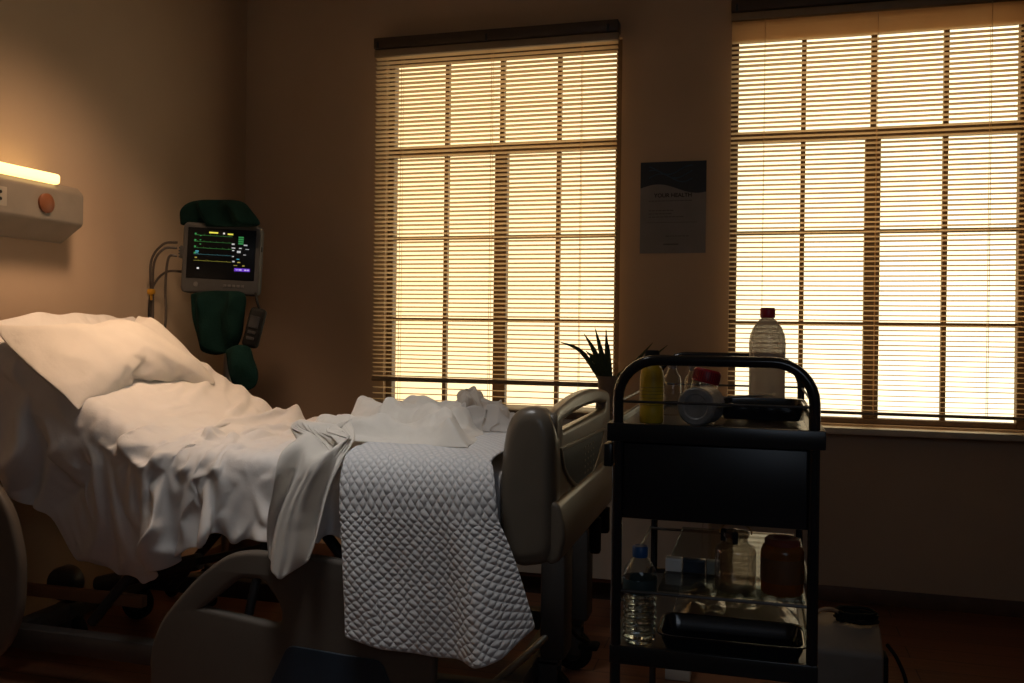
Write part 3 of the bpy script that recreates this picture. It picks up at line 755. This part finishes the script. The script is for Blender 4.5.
# --- crumpled top sheet: twisted over the blanket edge, one tail hanging down the near side
NU3, NV3 = 110, 120
ridges = [([(-1.36, 2.47), (-1.2, 2.50), (-1.0, 2.475), (-.80, 2.49)], .042, .040), ([(-1.40, 2.66), (-1.22, 2.62), (-1.02, 2.66), (-.90, 2.58)], .045, .045),
          ([(-1.34, 2.9), (-1.2, 2.80), (-1.08, 2.84), (-.98, 2.70), (-.86, 2.52)], .05, .075), ([(-1.3, 3.05), (-1.14, 2.96), (-1.02, 2.95)], .055, .085),
          ([(-1.18, 2.78), (-1.13, 2.98), (-1.05, 3.12)], .05, .06), ([(-1.38, 2.78), (-1.25, 2.74), (-1.15, 2.70)], .035, .03)]
def seg_d(p, a, b):
    ab = (b[0]-a[0], b[1]-a[1]); t = max(0, min(1, ((p[0]-a[0])*ab[0]+(p[1]-a[1])*ab[1])/(ab[0]**2+ab[1]**2)))
    return math.hypot(p[0]-a[0]-ab[0]*t, p[1]-a[1]-ab[1]*t)
def crum_h(x, y):
    xx = x+.03*noise.noise((x*7, y*7, 1)); yy = y+.03*noise.noise((x*7, y*7, 6)); h = 0
    for pts, r, a in ridges:
        d = min(seg_d((xx, yy), p, q) for p, q in zip(pts, pts[1:])); h = max(h, a*math.cos(PI/2*min(1, d/(r*1.9)))**1.3)
        h += .25*a*math.exp(-(d/(r*1.6))**2)
    return h*(1+.5*noise.noise((x*11, y*11, 2)))+.034*(.22-abs(noise.noise((x*8+y*3, y*9-x*4, 4))))+.016*(.2-abs(noise.noise((x*17-y*9, y*15, 7))))
def crum_fn(u, v):
    tailw = max(0, 1-max(0, u-.26)/.04) if u < .30 else 0
    yb = 3.10-.10*abs(math.sin(u*4+.6))
    yf = 2.54-.03*u+.03*noise.noise((u*5, 0, 3)) if u >= .3 else 2.50
    yf = yf*(1-tailw)+2.44*tailw
    tl = .40*tailw*(1-.35*abs(u/.3-.35))
    xa, xb_ = -1.43, -.82
    L = yb-yf; tot = L+tl; q = v*tot
    if q < L or tl < .001:
        y = yb-q; x = xa+(xb_-xa)*u
        k = (y-2.45)/.65
        x += .10*(1-u)*max(0, k)*math.sin(k*3)-.14*u*max(0, k-.15)+.03*noise.noise((u*5, v*5, 7))
        if u < .3: x = x+(.06*(1-k))*(1-u/.3)
        e = min(1, 9*min(1-u, v, (1-v) if tailw < .5 else 1))
        return (x, y, .846+e*(.82*crum_h(x, y)+.012))
    o = q-L; t = o/.40
    w = u/.3                                              # across the tail
    x = -1.335+.215*w-t*(.045+.06*w)+.012*math.sin(t*7+w*3)
    d = min(1, o/.09)
    y = 2.44-.10*math.sin(d*PI/2)-.02*t-.034*(1-abs(math.sin(w*5.2+t*1.6))*1.4)*min(1, o/.08)-.014*math.sin(w*19+t*5)*min(1, o/.1)
    z = .852-.05*(1-math.cos(min(1, o/.09)*PI/2))-max(0, o-.06)*.98+.03*(1-d)*math.sin(w*9)
    return (x, y, z)
cr = grid('crumpled_sheet', NU3, NV3, crum_fn)
finish(cr, cloth_c)
tag(cr, 'crumpled off-white top sheet twisted across the bed, its tail hanging beside the quilted blanket', 'sheet')

# --- bunched thin cloth at the far side of the blanket
def tis_fn(u, v):
    x = -1.10+.29*u; y = 3.18-.26*v
    e = math.sin(PI*min(1, max(0, u)))**.5*math.sin(PI*v)**.6
    z = .85+e*(.06+.07*noise.noise((u*4+.3, v*4, 2))+.05*math.exp(-((u-.38)/.12)**2))+.07*e*(.6-2*abs(noise.noise((u*5, v*5, 8))))+.012*e*(.4-2*abs(noise.noise((u*11, v*11, 3)))) 
    return (x+.03*noise.noise((u*9, v*9, 1)), y+.03*noise.noise((u*9, v*9, 4)), z)
ti = grid('bunched_gauze', 60, 54, tis_fn)
finish(ti, clear_mat('gauze', (.9, .88, .85), .0, .0, .5, body=.88, bodycol=(.8, .77, .74)), 1, .0)
tag(ti, 'bunched thin white gauze peaked at the far edge of the bed before the blind', 'cloth')
for o in (mattress_o, sr):
    for m in list(o.modifiers):
        if m.type == 'COLLISION': o.modifiers.remove(m)

# ------------------------------------------------------------------ cabinet and aloe plant
def cabinet():
    x0, x1, y0, y1 = -1.30, -.20, 3.90, 4.165
    r = thing('low_cabinet', 'low white cabinet with dark plinth under the window behind the footboard', 'cabinet', ((x0+x1)/2, (y0+y1)/2, 0))
    obj('carcass', box(new(), x0, x1, y0+.02, y1, .095, .80, .002), cabm, r)
    obj('worktop', box(new(), x0-.01, x1+.005, y0-.005, y1, .80, .83, .004), mat('worktop_brown', (.14, .09, .06), .4), r)
    obj('plinth', box(new(), x0+.02, x1-.02, y0+.06, y1-.01, 0, .095), mat('plinth_dark', (.03, .015, .01), .6), r)
    obj('edge_strip', box(new(), x0, x1, y0+.01, y0+.02, .088, .102), mat('edge_red_brown', (.12, .04, .02), .5), r)
    w = (x1-x0-.03)/2
    for k in range(2):
        a = x0+.004+k*(w+.004); d = obj('door', box(new(), a, a+w-.004, y0, y0+.019, .106, .796, .002), cabm, r)
        b = new(); hx = a+w-.05 if k == 0 else a+.04; tube(b, [(hx, y0, .6), (hx, y0-.025, .605), (hx, y0-.025, .7), (hx, y0, .705)], .005, 8); obj('handle', b, darksteel, d)
cabinet()
def plant():
    x, y, z = -.655, 4.035, .83
    r = thing('potted_aloe', 'potted aloe with long dark pointed leaves on the low cabinet', 'plant', (x, y, z))
    prof = [(0, 0), (.036, 0), (.04, .004), (.05, .14), (.054, .145), (.054, .157), (.048, .157), (.047, .14), (0, .14)]
    obj('pot', lathe(new(), prof, x, y, z), potm, r)
    obj('soil', lathe(new(), [(0, .143), (.047, .14), (.047, .138), (0, .136)], x, y, z), soilm, r)
    tips = [(-.905, 4.02, 1.136), (-.80, 4.04, 1.19), (-.72, 4.03, 1.245), (-.655, 4.03, 1.235), (-.83, 4.05, 1.06), (-.74, 4.0, 1.10),
            (-.47, 4.06, 1.135), (-.385, 4.05, 1.112), (-.66, 4.08, 1.15), (-.69, 4.0, 1.07)]
    tips = [(-.875, 3.98, 1.14), (-.765, 4.0, 1.178), (-.715, 4.0, 1.205), (-.665, 4.0, 1.20), (-.76, 4.02, 1.10), (-.735, 3.98, 1.075), (-.455, 4.0, 1.142), (-.39, 4.0, 1.132), (-.66, 4.06, 1.13), (-.69, 3.99, 1.07)]
    for k, t in enumerate(tips):
        t = Vector(t); b0 = Vector((x+(t.x-x)*.12, y+(t.y-y)*.2, z+.135)); L = (t-b0).length
        mid = b0.lerp(t, .5)+Vector((0, 0, .05*abs(t.x-x)/.25+.0))
        if t.x > x+.1: mid = b0.lerp(t, .5)+Vector((0, 0, -.01))
        P = spline([b0, mid, t], 8); n = len(P)
        bm = new(); w0 = .015 if t.z < 1.1 or abs(t.x-x) < .15 else .012
        rings = []
        for i, p in enumerate(P):
            d = (P[min(i+1, n-1)]-P[max(i-1, 0)]).normalized(); s = d.cross(Vector((0, -1, 0))); s.normalize(); q = s.cross(d)
            w = w0*(1-(i/(n-1))**1.6)+.0008
            jag = 1+.18*(i % 2)
            rings.append([bm.verts.new(p+s*w*jag), bm.verts.new(p+q*w*.55), bm.verts.new(p-s*w*jag), bm.verts.new(p-q*w*.35)])
        for a, bb in zip(rings, rings[1:]):
            for q in range(4): bm.faces.new((a[q], a[(q+1) % 4], bb[(q+1) % 4], bb[q]))
        bm.faces.new(rings[0]); bm.faces.new(rings[-1])
        obj('leaf', bm, leafm, r)
plant()

# ------------------------------------------------------------------ medical trolley
CX0, CX1, CY0, CY1 = -.295, .111, 1.95, 2.60
def trolley():
    r = thing('medical_trolley', 'black medical trolley with arched tube handles, deep drawer and glass shelf', 'trolley', ((CX0+CX1)/2, (CY0+CY1)/2, 0))
    P = lambda n, bm, m, par=None, **k: obj(n, bm, m, par or r, **k)
    P('handle_frame', tube(new(), arc_frame(CX0, CX1, CY0, .115, 1.134, .085), .0116, 16), blackgloss)
    P('handle_frame', tube(new(), arc_frame(CX0+.01, CX1+.0, CY1, .115, 1.128, .085), .0095, 16), blackgloss)
    b = new(); box(b, CX0-.022, CX1+.022, CY0-.014, CY0+.0, .957, .997, .003); box(b, CX0-.022, CX1+.022, CY1, CY1+.014, .957, .997, .003)
    box(b, CX0-.022, CX0-.01, CY0-.01, CY1+.01, .957, .997, .003); box(b, CX1+.01, CX1+.022, CY0-.01, CY1+.01, .957, .997, .003)
    box(b, CX0-.015, CX1+.015, CY0-.005, CY1+.005, .957, .984)
    P('top_tray', b, blackm)
    dr = P('drawer', box(new(), CX0+.006, CX1-.006, CY0+.012, CY1-.02, .787, .956, .004), blackm)
    P('drawer_front', box(new(), CX0+.013, CX1-.013, CY0+.0, CY0+.012, .79, .953, .003), mat('drawer_black', (.014, .016, .02), .35), dr)
    b = new(); box(b, CX0-.03, CX0-.012, CY0-.005, CY0+.3, .9, .95, .003); P('side_bracket', b, blackm)
    gs = P('glass_shelf', box(new(), -.205, CX1-.014, CY0+.006, CY1-.01, .636, .642, .001), tintglass, smooth=False)
    gs2 = P('shelf_rim', tube(new(), [(CX0, CY0, .632), (CX1, CY0, .632)], .0035, 8), darksteel, gs)
    tube_b = new()
    for y in (CY1-.012,): tube(tube_b, [(CX0, y, .632), (CX1, y, .632)], .004, 8)
    for x in (CX0, CX1): tube(tube_b, [(x, CY0, .632), (x, CY1, .632)], .004, 8)
    P('shelf_support', tube_b, darksteel, gs)
    b = new(); box(b, CX0-.012, CX1+.012, CY0-.012, CY0, .476, .516, .003); box(b, CX0-.012, CX1+.012, CY1, CY1+.012, .476, .516, .003)
    box(b, CX0-.012, CX0, CY0, CY1, .476, .516, .003); box(b, CX1, CX1+.012, CY0, CY1, .476, .516, .003)
    box(b, CX0, CX1, CY0, CY1, .488, .503)
    P('lower_shelf', b, blackm)
    b = new()
    tube(b, [(CX0, CY0, 1.043), (CX1, CY0, 1.043)], .0028, 8); tube(b, [(CX0+.01, CY1, 1.045), (CX1, CY1, 1.045)], .0028, 8)
    for x in (CX0, CX1): tube(b, [(x+.003, CY0, 1.043), (x+.003, CY1, 1.043)], .0028, 8)
    P('guard_wire', b, darksteel)
    for x in (CX0, CX1):
        for y in (CY0, CY1):
            b = new(); lathe(b, [(0, -.014), (.04, -.014), (.048, -.009), (.05, 0), (.048, .009), (.04, .014), (0, .014)], n=28, M=Matrix.Rotation(PI/2, 4, 'X'))
            bmesh.ops.translate(b, vec=(x, y, .05), verts=b.verts); c = P('caster', b, rubber)
            b = new(); box(b, x-.018, x+.018, y-.022, y-.017, .045, .112, .002); box(b, x-.018, x+.018, y+.017, y+.022, .045, .112, .002); box(b, x-.018, x+.018, y-.022, y+.022, .105, .118, .003); P('caster_fork', b, darksteel, c)
trolley()
TZ = .9845      # top tray floor
# big white bottle
def bottle_white():
    x, y, z = .019, 2.42, TZ
    r = thing('plastic_bottle', 'large milky white plastic bottle with red cap on the trolley top', 'bottle', (x, y, z)); r.scale = (.97, .97, .965)
    prof = [(0, 0), (.042, 0), (.046, .005), (.047, .02), (.0465, .10), (.0475, .19), (.045, .21), (.037, .232), (.024, .25), (.0165, .256), (.0155, .27)]
    lpart('body', lathe(new(), prof), milky, r)
    lpart('liquid', lathe(new(), [(0, .004), (.043, .005), (.0445, .02), (.0445, .165), (0, .165)]), clear_mat('bottle_liquid', (.85, .8, .74), .02, .15, .1, body=.35, bodycol=(.5, .42, .36)), r)
    b = lathe(new(), [(.0185, .258), (.0195, .26), (.0195, .282), (.017, .285), (0, .285)])
    lpart('cap', b, red, r)
bottle_white()
def bottle_yellow():
    x, y, z = -.24, 2.10, TZ
    r = thing('squeeze_bottle', 'yellow bottle with black cap beside the trolley handle', 'bottle', (x, y, z))
    lpart('body', lathe(new(), [(0, 0), (.025, 0), (.0275, .004), (.028, .03), (.027, .035), (.028, .04), (.028, .10), (.026, .118), (.018, .132), (.013, .136), (.013, .142), (0, .142)]), yellow, r)
    lpart('cap', lathe(new(), [(.0165, .134), (.017, .136), (.017, .163), (.014, .167), (0, .167)]), rubber, r)
    b = new()
    for k in range(6): tube(b, [(.0284*math.cos(2*PI*q/24), .0284*math.sin(2*PI*q/24), .042+k*.008) for q in range(24)], .0006, 4, closed=True)
    lpart('grip_rings', b, mat('yellow_dark', (.25, .15, .01), .5), r)
bottle_yellow()
def vial():
    for (x, y, h, rr, lb) in [(-.212, 2.30, .125, .022, 'slim clear glass bottle just behind the yellow bottle'), (-.165, 2.36, .118, .02, 'slim clear glass bottle between the yellow bottle and red lidded jar')]:
        o = thing('glass_bottle', lb, 'bottle', (x, y, TZ))
        lpart('body', lathe(new(), [(0, .0), (rr, 0), (rr+.001, .003), (rr, h*.75), (rr*.5, h*.88), (rr*.45, h)]), glassm, o)
        lpart('stopper', lathe(new(), [(0, h-.008), (rr*.45, h-.008), (rr*.55, h), (rr*.55, h+.008), (0, h+.008)]), mat('stopper_grey', (.25, .22, .2), .5), o)
vial()
def cup():
    r = thing('metal_cup', 'silver metal cup lying on its side with round base facing outward', 'cup', (-.137, 2.04, TZ+.0445), (0, 0, R(-14)))
    M = Matrix.Rotation(-PI/2, 4, 'X')      # axis +Z -> +Y
    prof = [(0, .004), (.026, .004), (.029, 0), (.039, 0), (.0425, .003), (.0435, .008), (.0435, .075), (.0445, .08), (.0425, .08), (.0415, .075), (.0415, .014), (0, .01)]
    lpart('cup_body', lathe(new(), prof, M=M), mat('cup_alu', (.42, .43, .44), .38, .55, var=.25, scale=40), r)
    b = new(); tube(b, spline([(.042, .02, .0), (.065, .024, .004), (.07, .045, .004), (.06, .066, .004), (.043, .068, 0)], 5), .0032, 8); lpart('handle', b, steel, r)
cup()
def red_jar():
    r = thing('specimen_jar', 'small clear jar with red screw lid leaning behind the metal cup', 'jar', (-.142, 2.18, TZ+.008), (R(-6), R(12), 0))
    lpart('body', lathe(new(), [(0, .0), (.028, .0), (.03, .004), (.03, .078), (.026, .088)], cz=.006), glassm, r)
    b = lathe(new(), [(.0, .084), (.031, .084), (.032, .086), (.032, .112), (.029, .116), (0, .116)], n=36); lpart('lid', b, red, r)
    b = new()
    for k in range(36): a = 2*PI*k/36; box(b, -.0008, .0008, -.001, .001, .088, .110, M=Matrix.Translation((.0322*math.cos(a), .0322*math.sin(a), 0)) @ Matrix.Rotation(a, 4, 'Z'))
    lpart('lid_ridges', b, mat('red_plastic_dark', (.22, .01, .02), .4), r)
red_jar()
def dish(name, label, cat, x0, x1, y0, y1, z, h, m, flare=.012):
    bm = new(); rings = []
    def rr(a, b, c, d, zz, rad): return [bm.verts.new((p[0], p[1], zz)) for p in rnd_poly([(a, c), (b, c), (b, d), (a, d)], rad, 6)]
    f = flare
    specs = [(f, z, .02), (f*.3, z+h*.55, .03), (0, z+h, .035), (-.006, z+h+.001, .038), (-.006, z+h-.003, .038), (.003, z+h-.002, .034), (f*.4+.002, z+h*.5, .03), (f+.003, z+.003, .02)]
    for o, zz, rad in specs: rings.append(rr(x0+o, x1-o, y0+o, y1-o, zz, rad))
    N = len(rings[0])
    for a, b in zip(rings, rings[1:]):
        for k in range(N): bm.faces.new((a[k], a[(k+1) % N], b[(k+1) % N], b[k]))
    bm.faces.new(rings[0]); bm.faces.new(rings[-1])
    return tag(obj(name, bm, m), label, cat)
dish('instrument_tray', 'shallow black instrument tray on the trolley top before the white bottle', 'tray', -.09, .10, 2.09, 2.30, TZ+.014, .036, blackgloss)
dish('instrument_tray', 'long black gloss tray lying on the lower trolley shelf', 'tray', -.205, .10, 1.975, 2.13, .5035, .034, blackgloss, .012)
def packet(name, label, x0, x1, y0, y1, z, amp, m, seed, cat='packet'):
    o = grid(name, 26, 18, lambda u, v: (x0+(x1-x0)*u, y0+(y1-y0)*v, z+.001+amp*(.4+abs(noise.noise((u*6+seed, v*6, seed)))*1.2)*min(1, 6*min(u, 1-u, v, 1-v))))
    finish(o, m, 1, .001); return tag(o, label, cat)
wrap = clear_mat('clear_wrap', (.85, .83, .8), .05, .3, .2, body=.25, bodycol=(.5, .46, .42))
packet('sterile_pouch', 'crinkled clear sterile pouch under the black instrument tray', -.10, .105, 2.0, 2.28, TZ, .01, wrap, 3, 'pouch')
packet('plastic_pouch', 'crinkled clear plastic pouch laid behind the long tray on the lower shelf', -.2, .10, 2.16, 2.5, .503, .045, wrap, 8, 'pouch')
# scissors on the tray
def scissors():
    r = thing('surgical_scissors', 'small steel surgical scissors resting on the black instrument tray rim', 'scissors', (-.045, 2.2, TZ+.054))
    for s, nm in ((-1, 'blade'), (1, 'blade')):
        b = new(); tube(b, [(-.055, s*.008, 0), (-.02, s*.002, .003), (.04, -s*.004, .008), (.075, -s*.0015, .011)], [.0025, .0025, .003, .001], 8)
        tube(b, [(-.07+.014*math.cos(a), s*.014+.01*math.sin(a), 0) for a in [2*PI*k/16 for k in range(16)]], .0022, 6, closed=True)
        lpart(nm, b, steel, r)
scissors()
# jars on the glass shelf
GZ = .6425
def clear_jar():
    r = thing('swing_top_jar', 'clear glass jar with dark clamp and wire loop on the glass shelf', 'jar', (-.045, 2.006, GZ)); r.scale = (.93, .93, .84)
    lpart('body', lathe(new(), [(0, 0), (.043, 0), (.047, .005), (.047, .095), (.044, .108), (.03, .12), (.027, .125), (.027, .135)], n=36), clear_mat('jar_glass', (.72, .68, .62), .05, .5, body=.12, bodycol=(.4, .34, .28)), r)
    lpart('lid', lathe(new(), [(0, .134), (.03, .134), (.031, .137), (.031, .145), (.02, .15), (0, .15)]), clear_mat('jar_lid_glass', (.6, .55, .5), .08, .5, body=.2, bodycol=(.3, .25, .2)), r)
    b = new(); box(b, -.034, -.02, -.012, .012, .122, .15, .003); box(b, -.006, .006, -.036, -.026, .12, .15, .002); lpart('clamp', b, rubber, r)
    b = new(); tube(b, [(.0+.036*math.cos(a), .012, .138+.03*math.sin(a)) for a in [PI*k/16 for k in range(17)]], .002, 6); lpart('wire_loop', b, mat('brass_wire', (.5, .35, .15), .35, .9), r)
clear_jar()
def amber_jar():
    r = thing('amber_jar', 'amber brown jar with red ring lid on the glass shelf', 'jar', (.052, 2.008, GZ)); r.scale = (.95, .95, .88)
    lpart('body', lathe(new(), [(0, 0), (.043, 0), (.046, .004), (.047, .1), (.043, .112), (.036, .118), (.036, .124)], n=36), amberm, r)
    lpart('ring_lid', lathe(new(), [(.036, .116), (.039, .117), (.039, .128), (.035, .132), (.02, .132), (.016, .128), (.0, .126)], n=36), mat('dull_red_lid', (.2, .045, .03), .45), r)
    lpart('label_band', lathe(new(), [(.0475, .03), (.0478, .032), (.0478, .085), (.0475, .087)], n=36), mat('amber_label', (.14, .06, .02), .6), r)
amber_jar()
for x0, x1, m, nm, lb in [(-.212, -.175, mat('carton_white', (.85, .85, .82), .35), 'medicine_carton', 'small white carton on the glass shelf nearest the blue capped bottle'),
                      (-.172, -.122, mat('carton_navy', (.04, .06, .09), .3), 'medicine_carton', 'small dark blue carton between two pale ones on the glass shelf'),
                      (-.119, -.09, mat('carton_pale_blue', (.5, .62, .66), .35), 'medicine_carton', 'small pale blue carton on the glass shelf beside the clear jar')]:
    b = new(); box(b, x0+.008, x1+.008, 2.10, 2.125, GZ, GZ+.03, .0015); o = obj(nm, b, m); tag(o, lb, 'carton', 'small medicine cartons on the glass shelf')
    obj('end_flap', box(new(), x0+.011, x1+.005, 2.098, 2.10, GZ+.003, GZ+.027), m, o)
def water_bottle():
    r = thing('water_bottle', 'clear ribbed water bottle with blue cap standing on the lower trolley shelf', 'bottle', (-.251, 2.01, .5032)); r.scale = (1.16, 1.16, 1.06)
    prof = [(0, 0), (.026, 0), (.031, .006)]
    for k in range(7): z = .012+k*.013; prof += [(.0325, z), (.0325, z+.004), (.028, z+.0085)]
    prof += [(.0325, .106), (.0325, .14), (.03, .155), (.018, .175), (.0125, .181), (.0125, .19)]
    lpart('body', lathe(new(), prof, n=40), clear_mat('pet_plastic', (.92, .95, .95), .05, .35, .04), r)
    lpart('cap', lathe(new(), [(.0145, .18), (.015, .182), (.015, .2), (.013, .203), (0, .203)]), blue, r)
    lpart('label_band', lathe(new(), [(.0328, .108), (.033, .109), (.033, .136), (.0328, .137)], n=40), mat('label_teal', (.03, .06, .065), .5), r)
    wat = mat('water', (.9, .95, .95), .02, trans=1.0); wat.node_tree.nodes['Principled BSDF'].inputs['IOR'].default_value = 1.33
    lpart('water', lathe(new(), [(0, .003), (.025, .004), (.0285, .01)]+[(r_-.002, z) for r_, z in prof[3:24]]+[(.03, .12), (0, .12)], n=40), wat, r)
water_bottle()
# floor items beyond the trolley
def device():
    x0, x1, y0, y1 = .175, .385, 3.02, 3.24
    r = thing('suction_unit', 'grey suction unit with slotted front standing on the floor behind trolley', 'machine', ((x0+x1)/2, (y0+y1)/2, 0))
    g = mat('unit_grey', (.2, .18, .16), .5)
    sec = rnd_poly([(y0, .01), (y1, .01), (y1, .24), (y0+.09, .24), (y0, .19)], .015, 4)
    obj('body', shape2d('d', sec, [], (x1-x0)/2, .008, 'YZ', (x0+x1)/2), g, r)
    obj('front_band', box(new(), x0+.006, x1-.006, y0-.004, y0+.004, .11, .155, .003), blackm, r)
    b = new()
    for k in range(7): box(b, x0+.02+k*.018, x0+.028+k*.018, y0-.004, y0+.002, .055, .09, .001)
    obj('vent_slots', b, rubber, r)
    b = new()
    for k in range(2): box(b, x1-.05+k*.018, x1-.037+k*.018, y0+.02, y0+.035, .195, .208, .002)
    obj('switches', b, mat('switch_white', (.5, .48, .45), .5), r)
    obj('side_socket', box(new(), x1-.002, x1+.022, y0+.05, y0+.12, .06, .17, .008), rubber, r)
    for x in (x0+.03, x1-.03):
        for y in (y0+.03, y1-.03): obj('foot', lathe(new(), [(0, 0), (.012, 0), (.014, .012), (0, .012)], x, y, n=14), rubber, r)
    b = new(); cord = []
    for k in range(90):
        a = 2*PI*k/18; t = k/90
        cord.append((.315+.062*math.cos(a)*(1+.25*noise.noise((k*.2, 0, 0))), 3.15+.045*math.sin(a)*(1+.2*noise.noise((k*.21, 3, 0))), .252+.035*t+.010*noise.noise((k*.3, 1, 1))))
    tube(b, cord, .005, 8)
    o = obj('power_cord', b, rubber); tag(o, 'black power cord coiled on top of the grey suction unit', 'cord')
    b = new(); tube(b, spline([(x1+.02, 3.10, .2), (.43, 3.06, .17), (.455, 3.05, .1), (.44, 3.03, .03), (.41, 3.02, .012), (.36, 2.96, .008), (.30, 2.93, .007)], 9), .006, 8)
    o = obj('looped_cable', b, rubber); tag(o, 'black cable looping from the side of the suction unit to the floor', 'cable')
    b = new(); tube(b, spline([(.185, 3.10, .235), (.19, 3.10, .28), (.225, 3.11, .295), (.262, 3.13, .28), (.275, 3.15, .255)], 8), .006, 8)
    o = obj('suction_hose', b, mat('hose_beige', (.35, .26, .18), .4)); tag(o, 'short beige hose arching over the suction unit beside the coiled cord', 'hose')
device()
b = new(); box(b, -.30, -.215, 3.12, 3.2, 0.0, .06, .003)
o = obj('paper_box', b, mat('paper_box_white', (.7, .68, .62), .6)); tag(o, 'small white box on the floor seen beneath the trolley', 'box')
obj('lid_flap', box(new(), -.302, -.213, 3.118, 3.202, .06, .066, .002), mat('paper_box_white', (.7, .68, .62), .6), o)

# ------------------------------------------------------------------ light
w = bpy.data.worlds.new('sky'); scn.world = w; w.use_nodes = True
nt = w.node_tree; bg = nt.nodes['Background']
tc = nt.nodes.new('ShaderNodeTexCoord'); sp = nt.nodes.new('ShaderNodeSeparateXYZ'); nt.links.new(tc.outputs['Generated'], sp.inputs[0])
rp = nt.nodes.new('ShaderNodeValToRGB'); mr = nt.nodes.new('ShaderNodeMapRange')
mr.inputs['From Min'].default_value = -.45; mr.inputs['From Max'].default_value = .25; nt.links.new(sp.outputs[0], mr.inputs[0]); nt.links.new(mr.outputs[0], rp.inputs[0])
rp.color_ramp.elements[0].color = (.95, .66, .33, 1); rp.color_ramp.elements[1].color = (1, .88, .62, 1)
nt.links.new(rp.outputs[0], bg.inputs['Color']); bg.inputs['Strength'].default_value = 2.0
for k, W in enumerate((W1, W2)):
    l = bpy.data.lights.new('window_portal', 'AREA'); l.shape = 'RECTANGLE'; l.size = W[1]-W[0]; l.size_y = W[3]-W[2]
    l.cycles.is_portal = True
    o = bpy.data.objects.new('window_portal', l); col.objects.link(o)
    o.location = ((W[0]+W[1])/2, D+.15, (W[2]+W[3])/2); o.rotation_euler = (-PI/2, 0, 0)
def area(name, loc, target, size, power, c, spread=180, sy=None):
    l = bpy.data.lights.new(name, 'AREA'); l.energy = power; l.color = c; l.size = size; l.spread = R(spread)
    if sy: l.shape = 'RECTANGLE'; l.size_y = sy
    o = bpy.data.objects.new(name, l); col.objects.link(o); o.location = loc
    d = Vector(target)-Vector(loc); o.rotation_euler = d.to_track_quat('-Z', 'Y').to_euler()
    return o
area('reading_lamp', (-1.75, 2.45, 2.75), (-2.40, 2.85, 1.0), .3, 5.2, (1.0, .64, .39), 72)
area('cool_fill', (.8, -1.5, 2.0), (-.2, 2.5, .6), 1.4, 3.0, (.72, .84, 1.0), 120)  # weak cool fill added behind the camera to lift the dark trolley front
area('ceiling_downlight', (-1.1, 1.95, 2.9), (-1.15, 2.55, .6), .5, 2.3, (1.0, .98, .96), 60)

# ------------------------------------------------------------------ camera
cam = bpy.data.cameras.new('camera'); co = bpy.data.objects.new('camera', cam); col.objects.link(co); scn.camera = co
th, a = R(15.4), .0125
fw = Vector((-math.sin(th), math.cos(th), 0)); r0 = Vector((math.cos(th), math.sin(th), 0)); U = Vector((0, 0, 1))
cr_ = r0*math.cos(a)+U*math.sin(a); cu_ = U*math.cos(a)-r0*math.sin(a)
Mx = Matrix((cr_, cu_, -fw)).transposed().to_4x4(); Mx.translation = (0, 0, 1.2)
co.matrix_world = Mx
cam.sensor_width = 36; cam.lens = 36*900/1024; cam.shift_y = -13.9/1024; cam.clip_start = .05
scn.view_settings.view_transform = 'Standard'
scn.view_settings.look = 'None'
scn.cycles.use_denoising = True
scn.cycles.max_bounces = 10; scn.cycles.transparent_max_bounces = 24; scn.cycles.sample_clamp_indirect = 4
